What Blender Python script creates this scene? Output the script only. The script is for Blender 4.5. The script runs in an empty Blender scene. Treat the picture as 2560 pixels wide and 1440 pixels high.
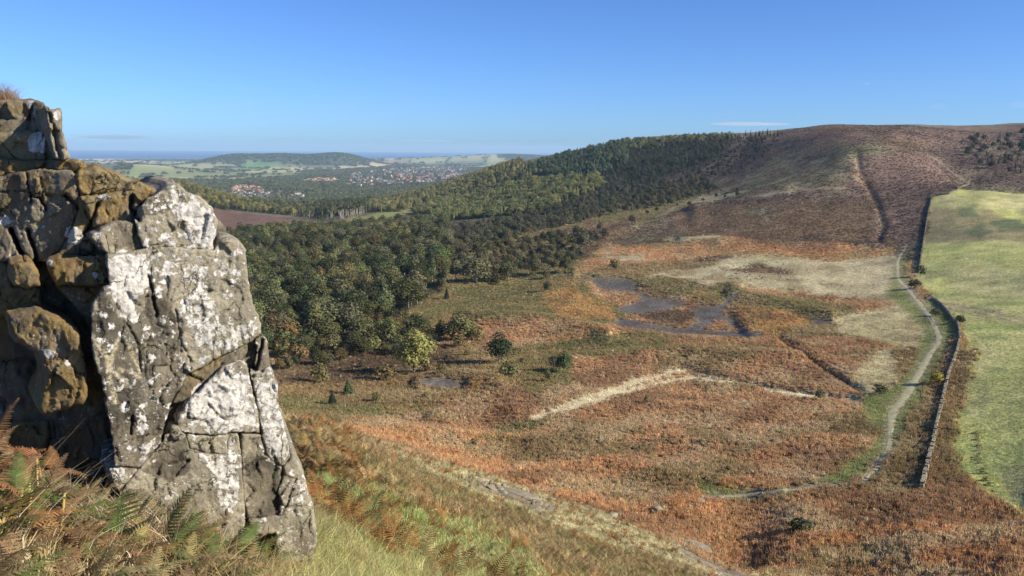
import bpy, bmesh, math, random
import numpy as np
from mathutils import Vector, Matrix
from mathutils.geometry import delaunay_2d_cdt

rng = np.random.default_rng(7)
random.seed(7)
scene = bpy.context.scene
COL = scene.collection

# ------------------------------------------------------------------ camera
HC = 280.0                      # eye height above the sea, metres
FPX, CX, CY = 2009.0, 1280.0, 720.0
PITCH, ROLL = math.radians(9.88), math.radians(0.47)
_F = np.array([0.0, math.cos(PITCH), -math.sin(PITCH)])
_U0 = np.array([0.0, math.sin(PITCH), math.cos(PITCH)])
_R0 = np.array([1.0, 0.0, 0.0])
_R = _R0 * math.cos(ROLL) + _U0 * math.sin(ROLL)
_U = -_R0 * math.sin(ROLL) + _U0 * math.cos(ROLL)
cam_data = bpy.data.cameras.new("camera")
cam_data.sensor_width = 36.0
cam_data.lens = 36.0 * FPX / 2560.0
cam_data.clip_start, cam_data.clip_end = 0.1, 400000.0
cam = bpy.data.objects.new("camera", cam_data)
COL.objects.link(cam)
cam.matrix_world = Matrix(((_R[0], _U[0], -_F[0], 0), (_R[1], _U[1], -_F[1], 0), (_R[2], _U[2], -_F[2], HC), (0, 0, 0, 1)))
scene.camera = cam

# ------------------------------------------------------------------ sky, sun, exposure
SUN_EL, SUN_AZ = math.radians(29.0), math.radians(111.0)      # azimuth clockwise from +Y
world = bpy.data.worlds.new("World")
scene.world = world
world.use_nodes = True
wn, wl = world.node_tree.nodes, world.node_tree.links
wn.clear()
sky = wn.new("ShaderNodeTexSky")
sky.sky_type = 'NISHITA'
sky.sun_disc = False
sky.sun_elevation = SUN_EL
sky.sun_rotation = SUN_AZ
sky.altitude = 300.0
sky.air_density, sky.dust_density, sky.ozone_density = 0.72, 0.55, 2.8
bgn = wn.new("ShaderNodeBackground")
bgn.inputs[1].default_value = 0.082
won = wn.new("ShaderNodeOutputWorld")
hsv = wn.new("ShaderNodeHueSaturation")
hsv.inputs['Saturation'].default_value = 1.0
grd = wn.new("ShaderNodeMix")
grd.data_type, grd.blend_type = 'RGBA', 'MULTIPLY'
grd.inputs[0].default_value = 1.0
grd.inputs[7].default_value = (0.50, 0.73, 1.08, 1)
wl.new(sky.outputs[0], grd.inputs[6])
wl.new(grd.outputs[2], hsv.inputs['Color'])
wl.new(hsv.outputs[0], bgn.inputs[0])
wl.new(bgn.outputs[0], won.inputs[0])

sun_data = bpy.data.lights.new("sun", 'SUN')
sun_data.energy = 4.7
sun_data.angle = math.radians(0.55)
sun_data.color = (1.0, 0.90, 0.75)
sun = bpy.data.objects.new("sun", sun_data)
COL.objects.link(sun)
sdir = Vector((math.sin(SUN_AZ) * math.cos(SUN_EL), math.cos(SUN_AZ) * math.cos(SUN_EL), math.sin(SUN_EL)))
sun.rotation_euler = sdir.to_track_quat('Z', 'Y').to_euler()
sun.location = (200, -200, 700)

vs = scene.view_settings
vs.view_transform, vs.look, vs.gamma, vs.exposure = 'Standard', 'None', 1.0, 0.92
vs.use_curve_mapping = False
cy = scene.cycles
cy.max_bounces, cy.diffuse_bounces, cy.glossy_bounces = 6, 2, 2
cy.transmission_bounces, cy.volume_bounces, cy.transparent_max_bounces = 2, 0, 6
cy.use_denoising = True

# ------------------------------------------------------------------ projection helpers
def project(x, y, z):
    vx, vy, vz = x, y, z - HC
    d = vy * _F[1] + vz * _F[2]
    d = np.where(np.abs(d) < 1e-6, 1e-6, d)
    u = vx * _R[0] + vy * _R[1] + vz * _R[2]
    v = vx * _U[0] + vy * _U[1] + vz * _U[2]
    return CX + FPX * u / d, CY - FPX * v / d, d

def ray(px, py):
    return _F + _R * ((px - CX) / FPX) - _U * ((py - CY) / FPX)

def at_r(px, py, r):            # point on the pixel's ray at horizontal distance r
    v = ray(px, py)
    k = r / math.hypot(v[0], v[1])
    return np.array([v[0] * k, v[1] * k, HC + v[2] * k])

# ------------------------------------------------------------------ noise
_tab = np.random.default_rng(11).random((256, 256)).astype(np.float32)
def vnoise(x, y, seed=0):
    x = np.asarray(x, dtype=np.float64) + seed * 17.31
    y = np.asarray(y, dtype=np.float64) + seed * 31.77
    xi, yi = np.floor(x).astype(np.int64), np.floor(y).astype(np.int64)
    fx, fy = x - xi, y - yi
    fx, fy = fx * fx * (3 - 2 * fx), fy * fy * (3 - 2 * fy)
    x0, x1, y0, y1 = xi & 255, (xi + 1) & 255, yi & 255, (yi + 1) & 255
    a, b, c, d = _tab[x0, y0], _tab[x1, y0], _tab[x0, y1], _tab[x1, y1]
    return (a * (1 - fx) + b * fx) * (1 - fy) + (c * (1 - fx) + d * fx) * fy
def fbm(x, y, octaves=4, seed=0):
    s, a, tot = 0.0, 1.0, 0.0
    for k in range(octaves):
        c, sn = math.cos(k * 1.1), math.sin(k * 1.1)
        s = s + a * vnoise((x * c - y * sn) * 2.0 ** k, (x * sn + y * c) * 2.0 ** k, seed + k)
        tot += a
        a *= 0.5
    return s / tot              # 0..1

def in_poly(px, py, poly):
    inside = np.zeros(np.shape(px), dtype=bool)
    n = len(poly)
    for i in range(n):
        x0, y0 = poly[i]
        x1, y1 = poly[(i + 1) % n]
        if y0 == y1:
            continue
        c = ((y0 > py) != (y1 > py)) & (px < (x1 - x0) * (py - y0) / (y1 - y0) + x0)
        inside ^= c
    return inside

def dist_line(px, py, line):
    best = np.full(np.shape(px), 1e9)
    for (x0, y0), (x1, y1) in zip(line[:-1], line[1:]):
        dx, dy = x1 - x0, y1 - y0
        t = np.clip(((px - x0) * dx + (py - y0) * dy) / (dx * dx + dy * dy + 1e-9), 0, 1)
        best = np.minimum(best, np.hypot(px - x0 - t * dx, py - y0 - t * dy))
    return best

# ------------------------------------------------------------------ terrain heights
# (pixel x, pixel y, horizontal distance in metres): a survey of the ground
CTRL = [
 # under the camera and the near slope
 (0,1440,3.2),(300,1440,3.8),(600,1440,5.2),(800,1440,6.4),(1000,1440,8.5),(1300,1440,14),(1600,1440,26),(1850,1440,42),
 (0,1340,4.0),(300,1370,4.6),(560,1400,5.6),(0,1270,5.6),(300,1290,6.2),(560,1340,6.8),(780,1375,7.2),
 (100,1300,11),(400,1310,12),(650,1330,14),(760,1250,12),(740,1160,18),(720,1052,30),
 (900,1260,14),(1000,1200,22),(1100,1310,18),(1200,1240,34),(1300,1350,22),(1500,1330,38),(1650,1400,36),
 (930,1112,38),(1200,1182,46),(1500,1275,54),(1700,1365,55),(1930,1440,56),(1800,1420,48),
 # steep near ground to the right, below the frame
 (2100,1600,52),(2300,1640,45),(2560,1640,42),(2000,1800,18),(2560,1900,14),(1650,1720,10),(2300,2100,8),(1300,1750,6.5),(2700,1640,42),(2700,1440,69),
 # hidden fall behind the near crest
 (300,1300,40),(720,1090,60),(1000,1160,75),(1300,1250,80),(1600,1345,80),(1850,1440,78),(400,1200,110),(720,1080,110),
 # valley floor, near to far
 (2080,1440,76),(2300,1440,73),(2560,1440,70),(2000,1335,90),(2300,1300,98),(2560,1260,108),(1750,1290,98),
 (1500,1200,122),(1800,1200,122),(2100,1200,122),(2400,1200,124),(1250,1140,142),(1500,1100,150),(1800,1100,150),(2100,1100,150),(2400,1100,152),
 (1000,1070,165),(850,1040,180),(720,1040,182),(1000,1000,200),(1300,1000,193),(1600,1000,190),(1900,1000,190),(2200,1000,190),(2500,1000,188),
 (720,960,228),(1000,900,262),(1300,900,250),(1600,900,245),(1900,900,245),(2200,900,245),(2500,900,240),
 (800,830,345),(1000,800,345),(1300,800,328),(1600,800,322),(1900,800,320),(2200,800,320),(2500,800,308),
 (700,740,455),(1000,720,455),(1300,720,425),(1600,720,405),(1900,720,402),(2200,720,402),(2500,720,385),
 (650,660,610),(900,650,620),(1100,650,560),(1300,650,530),(1600,650,490),(1900,650,490),(2200,650,490),(2500,640,462),
 # valley bottom and foot of the wooded hill
 (600,600,830),(800,600,800),(1000,590,800),(1200,600,680),(1400,590,640),(600,565,1060),(850,560,1040),(1050,550,1050),
 (1200,560,860),(1400,550,780),(1600,560,690),(1700,600,570),
 (540,530,1350),(740,552,1130),(640,545,1220),(950,530,1250),(1050,520,1280),
 # left spur and plain behind
 (420,470,1500),(520,490,1550),(620,515,1550),(740,535,1480),(430,480,2000),(620,515,2100),(800,520,1750),(900,515,1800),
 (200,480,1500),(-60,490,1500),(200,480,2200),(0,560,1000),(0,700,500),(200,640,650),(200,800,330),(0,900,230),
 # wooded hill
 (980,500,1900),(1100,500,1500),(1120,462,1900),(1200,520,1150),(1300,530,1000),(1300,470,1330),(1300,425,1560),(1290,410,1750),
 (1420,500,1000),(1420,440,1330),(1430,392,1540),(1560,500,920),(1560,440,1200),(1560,385,1360),(1560,363,1460),
 (1700,500,830),(1700,440,1050),(1700,380,1270),(1700,352,1370),(1830,352,1250),(1830,343,1340),
 (1100,490,2500),(1300,430,2400),(1560,380,2200),(1830,360,2100),
 # moor hill
 (1850,600,560),(1850,520,690),(1850,450,860),(1850,400,1050),(2000,600,555),(2000,520,660),(2000,440,790),(2000,380,970),(1960,335,1180),
 (2150,600,550),(2150,500,680),(2150,400,830),(2160,365,900),(2170,352,980),(2100,335,1080),(2060,320,1180),
 (2320,600,535),(2320,500,660),(2320,440,790),(2320,380,950),(2300,335,1120),(2300,318,1250),
 (2560,316,1350),(2540,350,1180),(2540,400,1000),(2520,440,880),(2440,470,800),
 (2060,335,1700),(2300,335,1800),(2560,335,1900),(2060,350,2300),(2560,350,2300),
 # green field on the right
 (2500,560,560),(2560,520,620),(2420,463,715),(2560,481,680),(2560,495,760),(2600,600,500),
 (2640,800,300),(2640,1000,180),(2640,1250,105),(2700,480,650),(2700,316,1350),(2700,400,1000),
]
def _ctrl():
    rows = []
    for px, py, r in CTRL:
        p = at_r(px, py, r)
        rows.append((math.atan2(p[0], p[1]) * 4.0, math.log(r), (p[2] - HC) / r))
    for a in (-1.0, -0.6, -0.3, 0.0, 0.3, 0.6, 1.0):     # the ground the photographer stands on
        for r in (0.7, 1.4):
            rows.append((a * 4.0, math.log(r), -1.62 / r if r > 1 else -1.6 / r))
        rows.append((a * 4.0, math.log(2.4), -0.72))
    return np.array(rows)
_C = _ctrl()
def _tps_k(d2):
    return 0.5 * d2 * np.log(d2 + 1e-12)
def _fit(C, lam=2e-4):
    n = len(C)
    P = C[:, :2]
    d2 = ((P[:, None, :] - P[None, :, :]) ** 2).sum(-1)
    A = np.zeros((n + 3, n + 3))
    A[:n, :n] = _tps_k(d2) + lam * np.eye(n)
    A[:n, n] = 1
    A[:n, n + 1:] = P
    A[n, :n] = 1
    A[n + 1:, :n] = P.T
    b = np.zeros(n + 3)
    b[:n] = C[:, 2]
    return np.linalg.solve(A, b)
_W = _fit(_C)
def tps(u, v):
    sh = u.shape
    u, v = u.ravel(), v.ravel()
    out = _W[-3] + _W[-2] * u + _W[-1] * v
    for k in range(len(_C)):
        d2 = (u - _C[k, 0]) ** 2 + (v - _C[k, 1]) ** 2
        out += _W[k] * (0.5 * d2 * np.log(d2 + 1e-12))
    return out.reshape(sh)

def smooth(a, b, x):
    t = np.clip((x - a) / (b - a), 0, 1)
    return t * t * (3 - 2 * t)

TH_IN = math.radians(37.0)
th = np.concatenate([np.linspace(math.radians(-85), -TH_IN, 40)[:-1], np.linspace(-TH_IN, TH_IN, 800), np.linspace(TH_IN, math.radians(85), 40)[1:]])
def _ls(a, b, n, end=False):
    return np.exp(np.linspace(math.log(a), math.log(b), n, endpoint=end))
rr = np.concatenate([_ls(0.6, 12, 70), _ls(12, 70, 120), _ls(70, 900, 520), _ls(900, 2600, 130), _ls(2600, 21000, 110, True)])
NT, NR = len(th), len(rr)
TH, RR = np.meshgrid(th, rr)
LR = np.log(RR)
GX, GY = RR * np.sin(TH), RR * np.cos(TH)

def far_plain(x, y):
    r = np.hypot(x, y)
    z = 96 - 34 * smooth(3500, 11000, r) + 10 * (fbm(x / 2200, y / 2200, 3, 5) - 0.5)
    def bump(cx, cy_, sx, sy, h, rot=0.0, pw=2.0):
        c, s = math.cos(rot), math.sin(rot)
        u, v = ((x - cx) * c + (y - cy_) * s) / sx, (-(x - cx) * s + (y - cy_) * c) / sy
        return h * np.exp(-(np.abs(u) ** pw + np.abs(v) ** pw))
    def P(px, r):
        p = at_r(px, 400, r)
        return p[0], p[1]
    z = z + bump(*P(580, 9500), 330, 700, 92, 0, 2.0) + bump(*P(660, 9300), 420, 600, 50)
    z = z + bump(*P(780, 9300), 560, 800, 96, 0, 3.0) + bump(*P(870, 9200), 330, 700, 58, 0, 2.2)
    z = z + bump(*P(290, 6200), 520, 500, 66, 0, 2.5)
    z = z + bump(*P(1120, 12500), 1500, 900, 60, 0, 2.5) + bump(*P(1330, 12000), 1100, 1000, 85, 0, 2.5)
    coast = 15500 + 900 * (fbm(np.arctan2(x, y) * 9, y * 0, 3, 8) - 0.5) + 1500 * smooth(0.0, 0.35, np.arctan2(x, y)) - 600 * smooth(-0.25, -0.5, np.arctan2(x, y))
    k = smooth(coast - 500, coast, r)
    z = z * (1 - k) + (-12) * k
    return z

T0 = tps(np.clip(TH, -0.66, 0.66) * 4.0, np.minimum(LR, math.log(2600)))
NEAR = HC + RR * T0
FARZ = far_plain(GX, GY)
_b = smooth(1900, 3000, RR)
GZ = NEAR * (1 - _b) + FARZ * _b
GZ = GZ + 1.0 * smooth(2600, 3200, RR) * 0
# natural unevenness
for wl_, amp, r0 in ((140, 3.4, 350), (45, 1.3, 140), (16, 0.50, 55), (5, 0.17, 16), (1.4, 0.06, 4.5), (0.45, 0.025, 2.0)):
    w = smooth(r0 * 0.5, r0 * 1.5, RR) * (1 - smooth(1500, 2600, RR))
    GZ = GZ + amp * w * (fbm(GX / wl_, GY / wl_, 2, int(wl_)) - 0.5) * 2
GPX, GPY, _d = project(GX, GY, GZ)

def blur(m, n=1):
    for _ in range(n):
        m = m.copy()
        m[1:-1] = (m[:-2] + 2 * m[1:-1] + m[2:]) / 4
        m[:, 1:-1] = (m[:, :-2] + 2 * m[:, 1:-1] + m[:, 2:]) / 4
    return m
# spoil heaps, hollows, terraces: line or patch, height in metres
def ridge(line, wpx, h, rmin, rmax):
    global GZ
    d = dist_line(GPX, GPY, line)
    m = np.exp(-(d / wpx) ** 2) * ((RR > rmin) & (RR < rmax))
    GZ = GZ + h * blur(m, 3)
def patch(poly, h, rmin, rmax, soft=6):
    global GZ
    m = (in_poly(GPX, GPY, poly) & (RR > rmin) & (RR < rmax)).astype(float)
    GZ = GZ + h * blur(m, soft)
ridge([(1170,800),(1320,805),(1420,815),(1520,842)], 16, 3.2, 200, 500)
ridge([(1110,720),(1260,700),(1430,688)], 14, 3.0, 250, 600)
ridge([(1440,690),(1600,698),(1700,712),(1850,722)], 11, 2.4, 250, 600)
ridge([(1830,735),(1960,760),(2080,790)], 12, 2.0, 250, 600)
ridge([(1050,960),(1160,945),(1250,960)], 14, 2.2, 150, 350)
ridge([(1080,1045),(1290,1030)], 12, 1.4, 120, 300)
ridge([(860,1068),(1300,1108),(1650,1188),(1950,1238)], 18, .8, 95, 240)
ridge([(1340,1110),(1600,1090),(1900,1120),(2150,1110)], 20, .7, 95, 240)
ridge([(1400,905),(1700,880),(2000,900)], 14, 1.8, 150, 400)
ridge([(1700,915),(1900,960),(2150,1000)], 7, -1.2, 95, 320)
ridge([(1950,845),(2040,905),(2150,975)], 6, -1.6, 95, 400)
ridge([(1500,590),(1680,545),(1800,500),(1990,470),(2130,455)], 9, 3.0, 450, 1000)
ridge([(1700,600),(2000,612),(2200,618)], 8, 2.0, 400, 700)
patch([(1475,700),(1600,712),(1660,735),(1720,755),(1830,760),(1870,840),(1700,835),(1540,815),(1530,780)], -1.6, 250, 600, 14)
patch([(1040,955),(1160,950),(1180,975),(1080,985)], -.8, 150, 350, 10)
ridge([(2120,378),(2240,372),(2300,392)], 60, 3.5, 600, 1150)
ridge([(2130,455),(2000,478),(1860,502),(1740,530)], 22, 5.0, 480, 1000)
ridge([(1950,392),(1860,430),(1760,470)], 60, -4.0, 600, 1200)
ridge([(2330,380),(2380,420),(2420,450)], 34, -4.0, 600, 1150)
ridge([(1900,350),(2060,342),(2240,338)], 14, 3.0, 900, 1300)
# gullies down the moor slope
for ln in ([(2142,395),(2150,440),(2190,500),(2210,560),(2195,600)], [(2345,400),(2380,430),(2415,455)], [(2250,352),(2330,365),(2400,400)]):
    ridge(ln, 7, -2.2, 450, 1300)
GPX, GPY, _d = project(GX, GY, GZ)

def gidx(x, y):
    r, t = np.hypot(x, y), np.arctan2(x, y)
    fi = np.interp(np.log(np.maximum(r, 0.61)), np.log(rr), np.arange(NR))
    fj = np.interp(t, th, np.arange(NT))
    return fi, fj
def ground_z(x, y):
    x, y = np.asarray(x, float), np.asarray(y, float)
    fi, fj = gidx(x, y)
    i, j = np.minimum(fi.astype(int), NR - 2), np.minimum(fj.astype(int), NT - 2)
    a, b = fi - i, fj - j
    return (GZ[i, j] * (1 - a) + GZ[i + 1, j] * a) * (1 - b) + (GZ[i, j + 1] * (1 - a) + GZ[i + 1, j + 1] * a) * b
# what the eye can see of the ground (running maximum of slope along each bearing)
_T = (GZ - HC) / RR
_mx = np.maximum.accumulate(_T, axis=0)
GVIS = _T >= _mx - 0.004
def ground_at(px, py, rmin=1.5, rmax=16000):
    """first point where the pixel's ray meets the ground beyond rmin"""
    v = ray(px, py)
    t = math.atan2(v[0], v[1])
    slope = v[2] / math.hypot(v[0], v[1])
    fj = np.interp(t, th, np.arange(NT))
    j = min(int(fj), NT - 2)
    b = fj - j
    col = _T[:, j] * (1 - b) + _T[:, j + 1] * b
    ok = (col >= slope) & (rr >= rmin) & (rr <= rmax)
    k = int(np.argmax(ok)) if ok.any() else int(np.argmin(np.where((rr >= rmin) & (rr <= rmax), np.abs(col - slope), 9)))
    r = rr[k]
    if k > 0 and ok.any() and col[k] > col[k - 1] and col[k - 1] < slope:
        f = (slope - col[k - 1]) / (col[k] - col[k - 1])
        r = rr[k - 1] + f * (rr[k] - rr[k - 1])
    x, y = r * math.sin(t), r * math.cos(t)
    return np.array([x, y, float(ground_z(x, y))])
# ------------------------------------------------------------------ ground cover zones
PAL = {   # two base colours and what grows there
 'bracken':  ((.315,.186,.092), (.405,.258,.138), 'bracken'),
 'rust':     ((.37,.203,.094), (.45,.272,.135), 'bracken'),
 'orange':   ((.33,.20,.085), (.42,.28,.11), 'bracken'),
 'mixed':    ((.17,.125,.062), (.27,.195,.095), 'bracken'),
 'dark':     ((.095,.066,.044), (.16,.108,.066), 'bracken'),
 'olive':    ((.135,.125,.055), (.22,.195,.085), 'bracken'),
 'green':    ((.155,.18,.065), (.24,.25,.10), 'grass'),
 'tussock':  ((.40,.36,.20), (.56,.49,.30), 'grass'),
 'pale':     ((.36,.32,.19), (.48,.42,.27), 'grass'),
 'straw':    ((.52,.44,.285), (.66,.57,.39), 'grass'),
 'field':    ((.36,.375,.12), (.44,.435,.165), 'turf'),
 'fieldpale':((.41,.39,.16), (.48,.45,.21), 'turf'),
 'fieldrough':((.22,.195,.095), (.32,.275,.14), 'turf'),
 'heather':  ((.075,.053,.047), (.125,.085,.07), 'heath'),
 'heathred': ((.13,.088,.070), (.19,.13,.10), 'heath'),
 'heathgreen':((.11,.098,.062), (.18,.16,.095), 'heath'),
 'gorse':    ((.10,.125,.06), (.14,.165,.08), 'turf'),
 'shale':    ((.080,.072,.066), (.135,.12,.106), ''),
 'path':     ((.27,.235,.185), (.36,.31,.24), ''),
 'soil':     ((.20,.16,.11), (.30,.245,.17), ''),
 'plough':   ((.135,.083,.06), (.18,.11,.08), ''),
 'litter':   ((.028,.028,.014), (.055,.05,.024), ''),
 'nearolive':((.19,.165,.07), (.31,.25,.11), 'near'),
 'neargrass':((.21,.25,.08), (.36,.36,.15), 'near'),
 'nearbrown':((.26,.18,.085), (.38,.28,.14), 'nearfern'),
}
ZN = list(PAL)
ZID = np.where(RR < 480, ZN.index('bracken'), ZN.index('heathgreen')).astype(np.int16)
nx_ = (fbm(TH * 34, LR * 26, 3, 21) - 0.5)
ny_ = (fbm(TH * 34, LR * 26, 3, 22) - 0.5)
fx_ = (fbm(TH * 190, LR * 150, 2, 23) - 0.5)
fy_ = (fbm(TH * 190, LR * 150, 2, 24) - 0.5)
def zone(name, poly, rmin=0, rmax=1e9, rough=1.0, keep=None):
    qx, qy = GPX + rough * (46 * nx_ + 16 * fx_), GPY + rough * (26 * ny_ + 12 * fy_)
    m = in_poly(qx, qy, poly) & (RR >= rmin) & (RR < rmax)
    if keep is not None:
        m &= keep
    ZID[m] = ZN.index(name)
def track(name, line, w, rmin=0, rmax=1e9, rough=1.0):
    qx, qy = GPX + rough * (10 * nx_ + 6 * fx_), GPY + rough * (7 * ny_ + 5 * fy_)
    d = dist_line(qx, qy, line)
    m = (d < w * (1 + 0.7 * fx_)) & (RR >= rmin) & (RR < rmax)
    ZID[m] = ZN.index(name)

V0, V1 = 62, 1000          # valley range, metres
# --- moor slope
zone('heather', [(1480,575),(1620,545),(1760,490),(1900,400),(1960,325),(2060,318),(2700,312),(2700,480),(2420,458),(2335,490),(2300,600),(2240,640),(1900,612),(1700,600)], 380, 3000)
zone('heathgreen', [(1700,500),(1850,430),(2050,350),(2140,345),(2150,400),(2110,455),(1990,475),(1800,505),(1600,560)], 480, 1500)
zone('heathred', [(2140,360),(2280,370),(2360,420),(2380,465),(2330,480),(2180,480),(2130,450)], 480, 1300)
zone('heathred', [(1880,350),(2050,322),(2300,330),(2500,330),(2480,352),(2250,360),(2000,355)], 900, 1500)
zone('heathgreen', [(2100,365),(2200,350),(2260,365),(2190,395),(2120,400)], 600, 1200)
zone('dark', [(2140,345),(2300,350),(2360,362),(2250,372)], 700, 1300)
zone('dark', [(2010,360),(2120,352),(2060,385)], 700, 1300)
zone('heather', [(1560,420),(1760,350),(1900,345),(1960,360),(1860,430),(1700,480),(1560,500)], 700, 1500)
zone('heathgreen', [(1420,560),(1560,520),(1740,490),(1700,520),(1560,560)], 500, 1200)
zone('heathred', [(2180,480),(2320,490),(2290,600),(2240,610),(2215,560),(2190,500)], 420, 900)
zone('heathgreen', [(2110,400),(2140,396),(2146,440),(2118,445)], 500, 1100, 2.2)
zone('pale', [(1660,510),(1750,490),(1880,478),(1750,505),(1680,520)], 500, 900, 1.3)
zone('heathgreen', [(1980,525),(2100,530),(2130,560),(2000,570)], 420, 900, 1.5)
zone('pale', [(1985,530),(2060,532),(2040,552),(2000,550)], 420, 900, 2.0)
# --- brown and pale flats below the moor
zone('rust', [(1420,650),(1480,610),(1600,600),(1900,596),(2080,608),(2230,622),(2240,650),(2050,655),(1850,640),(1700,650),(1550,672),(1440,668)], 330, 800)
zone('pale', [(1560,690),(1680,668),(1800,650),(1900,632),(1980,640),(2080,655),(2240,640),(2255,700),(2330,765),(2230,762),(2060,735),(1900,715),(1700,712)], 300, 700)
zone('pale', [(1500,640),(1580,625),(1640,645),(1560,655)], 300, 700, 1.6)
zone('mixed', [(1430,690),(1500,668),(1640,655),(1800,650),(1780,668),(1640,690),(1560,702)], 300, 700)
zone('dark', [(1800,668),(1920,662),(1990,685),(1900,690)], 300, 700, 1.2)
zone('heathgreen', [(1450,560),(1700,548),(1750,590),(1650,610),(1480,615),(1350,640)], 380, 900)
zone('dark', [(1690,525),(1980,500),(2180,500),(2200,600),(1900,605),(1690,585)], 420, 900)
zone('heathgreen', [(1840,530),(1960,520),(1930,552)], 420, 900, 1.5)
# --- scrubby middle
zone('olive', [(1050,700),(1110,600),(1300,560),(1560,520),(1760,470),(1720,520),(1560,570),(1500,620),(1430,690),(1200,720)], 300, 1100, 1.2)
zone('dark', [(1200,690),(1300,600),(1500,560),(1600,540),(1540,600),(1440,650),(1320,690)], 300, 1100, 1.8)
zone('olive', [(1080,720),(1180,640),(1320,600),(1440,600),(1380,680),(1240,705)], 300, 800, 1.6)
zone('dark', [(1150,660),(1300,620),(1380,640),(1250,680)], 300, 800, 1.8)
zone('olive', [(1000,720),(1200,700),(1260,705),(1110,730),(1040,800),(900,860),(700,880),(690,800)], 200, 800)
zone('olive', [(1060,760),(1110,722),(1260,703),(1440,690),(1480,720),(1560,790),(1500,815),(1400,800),(1250,795),(1120,800),(1000,830)], 200, 600)
zone('olive', [(1440,688),(1620,694),(1860,716),(1880,760),(1700,748),(1600,715)], 200, 600)
zone('orange', [(1350,735),(1420,715),(1475,735),(1540,790),(1480,800),(1400,795)], 200, 600)
zone('mixed', [(1860,735),(1960,730),(2120,770),(2260,800),(2240,840),(2060,850),(1890,845),(1830,790)], 200, 600)
zone('olive', [(1890,735),(2060,760),(2150,790),(2080,800),(1950,775)], 200, 600)
zone('orange', [(1820,775),(1900,770),(2000,790),(2010,815),(1940,835),(1860,835),(1820,800)], 200, 600)
zone('tussock', [(2080,790),(2260,770),(2340,820),(2330,870),(2200,860),(2110,830)], 200, 600, 1.4)
zone('olive', [(1500,842),(1660,828),(1700,845),(1600,880),(1380,885),(1300,860)], 200, 600)
zone('mixed', [(680,900),(1000,880),(1200,860),(1300,880),(1290,960),(1100,1010),(900,1040),(690,1040)], 120, 400)
zone('olive', [(690,990),(900,1010),(1120,1020),(1060,1050),(850,1050),(690,1050)], 120, 400)
zone('dark', [(680,870),(900,850),(1100,860),(1150,900),(960,940),(760,960),(690,960)], 150, 400)
zone('olive', [(1240,870),(1420,880),(1440,960),(1330,980),(1250,940)], 120, 400)
zone('orange', [(1150,940),(1250,955),(1180,972)], 120, 400)
# --- shale hollow and tracks
zone('shale', [(1470,700),(1560,696),(1600,712),(1580,735),(1520,725),(1490,718)], 200, 600, 0.5)
zone('shale', [(1535,770),(1590,755),(1610,745),(1560,725),(1590,730),(1660,745),(1710,760),(1650,778),(1560,785)], 200, 600, 0.4)
zone('shale', [(1720,772),(1810,762),(1815,785),(1770,815),(1720,832),(1700,828),(1745,800)], 200, 600, 0.4)
track('shale', [(1545,808),(1590,812),(1690,828),(1760,830),(1850,840),(1900,838)], 7, 200, 600)
track('shale', [(1800,790),(1830,805),(1870,840)], 8, 200, 600)
track('shale', [(1540,805),(1590,808)], 9, 200, 600)
track('shale', [(1840,735),(1812,765)], 6, 200, 600)
zone('shale', [(2030,800),(2090,802),(2060,812),(2025,812)], 200, 600, 0.4)
zone('dark', [(1590,790),(1680,775),(1740,785),(1700,815),(1640,808)], 200, 600, 0.6)
zone('shale', [(1045,950),(1110,940),(1165,968),(1130,978),(1070,965)], 120, 350, 0.5)
# --- near valley: paths of pale tussock, orange stripes
zone('rust', [(690,1075),(900,1062),(1100,1075),(1300,1090),(1600,1170),(1900,1220),(1700,1330),(1500,1280),(1200,1190),(930,1110),(720,1050)], 95, 260)
zone('bracken', [(800,1050),(1100,1030),(1300,1020),(1290,1050),(1000,1068)], 95, 260)
zone('olive', [(1230,1070),(1380,1035),(1480,1010),(1330,1075),(1240,1095)], 95, 260, .8)
track('straw', [(1330,1048),(1420,1015),(1560,965),(1640,940),(1720,925)], 6.8, 95, 320, 1.9)
track('straw', [(1400,1030),(1540,985),(1640,962),(1740,945),(1850,955),(1980,985),(2140,1000),(2200,1020)], 5.5, 95, 320, 1.6)
track('dark', [(1700,915),(1730,935),(1850,952),(1980,980),(2080,990)], 4, 95, 320, 1.5)
track('dark', [(1950,845),(2005,862),(2040,905),(2110,960),(2170,985)], 5, 95, 400, 1.0)
zone('tussock', [(2180,880),(2290,870),(2240,960),(2180,990),(2130,960)], 95, 400, 1.3)
zone('mixed', [(2230,880),(2350,870),(2370,900),(2330,1000),(2270,1100),(2260,1000)], 95, 400)
zone('mixed', [(2050,1040),(2180,1030),(2200,1100),(2080,1090)], 95, 300, 1.5)
# --- grass round the path on the right
zone('green', [(2150,1210),(2200,1150),(2210,1030),(2290,900),(2320,850),(2375,850),(2320,950),(2270,1030),(2250,1130),(2190,1220)], 66, 450, .6)
zone('green', [(2160,1000),(2250,960),(2300,870),(2330,900),(2270,1000),(2240,1080),(2170,1060)], 95, 400, 0.7)
zone('green', [(2240,640),(2262,655),(2265,700),(2310,760),(2345,830),(2330,860),(2280,790),(2215,735)], 250, 700, 0.6)
zone('green', [(1740,1210),(1900,1230),(2060,1200),(2160,1130),(2220,1080),(2230,1130),(2120,1205),(1930,1250),(1760,1250)], 70, 220, 0.8)
zone('green', [(2300,1000),(2330,880),(2400,840),(2380,760),(2330,740),(2300,880),(2270,980)], 95, 450, 0.6)
zone('rust', [(1880,1460),(2040,1345),(2300,1310),(2470,1260),(2720,1330),(2720,1500),(1950,1500)], 60, 130, 1.0)  # brighter bracken colour stands in for sunlight on this dim slope
zone('green', [(1480,1300),(1560,1310),(1560,1340),(1480,1330)], 70, 160, 1.0)
zone('mixed', [(2230,1130),(2320,1000),(2350,1000),(2310,1220),(2240,1250),(2160,1220)], 70, 260)
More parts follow.
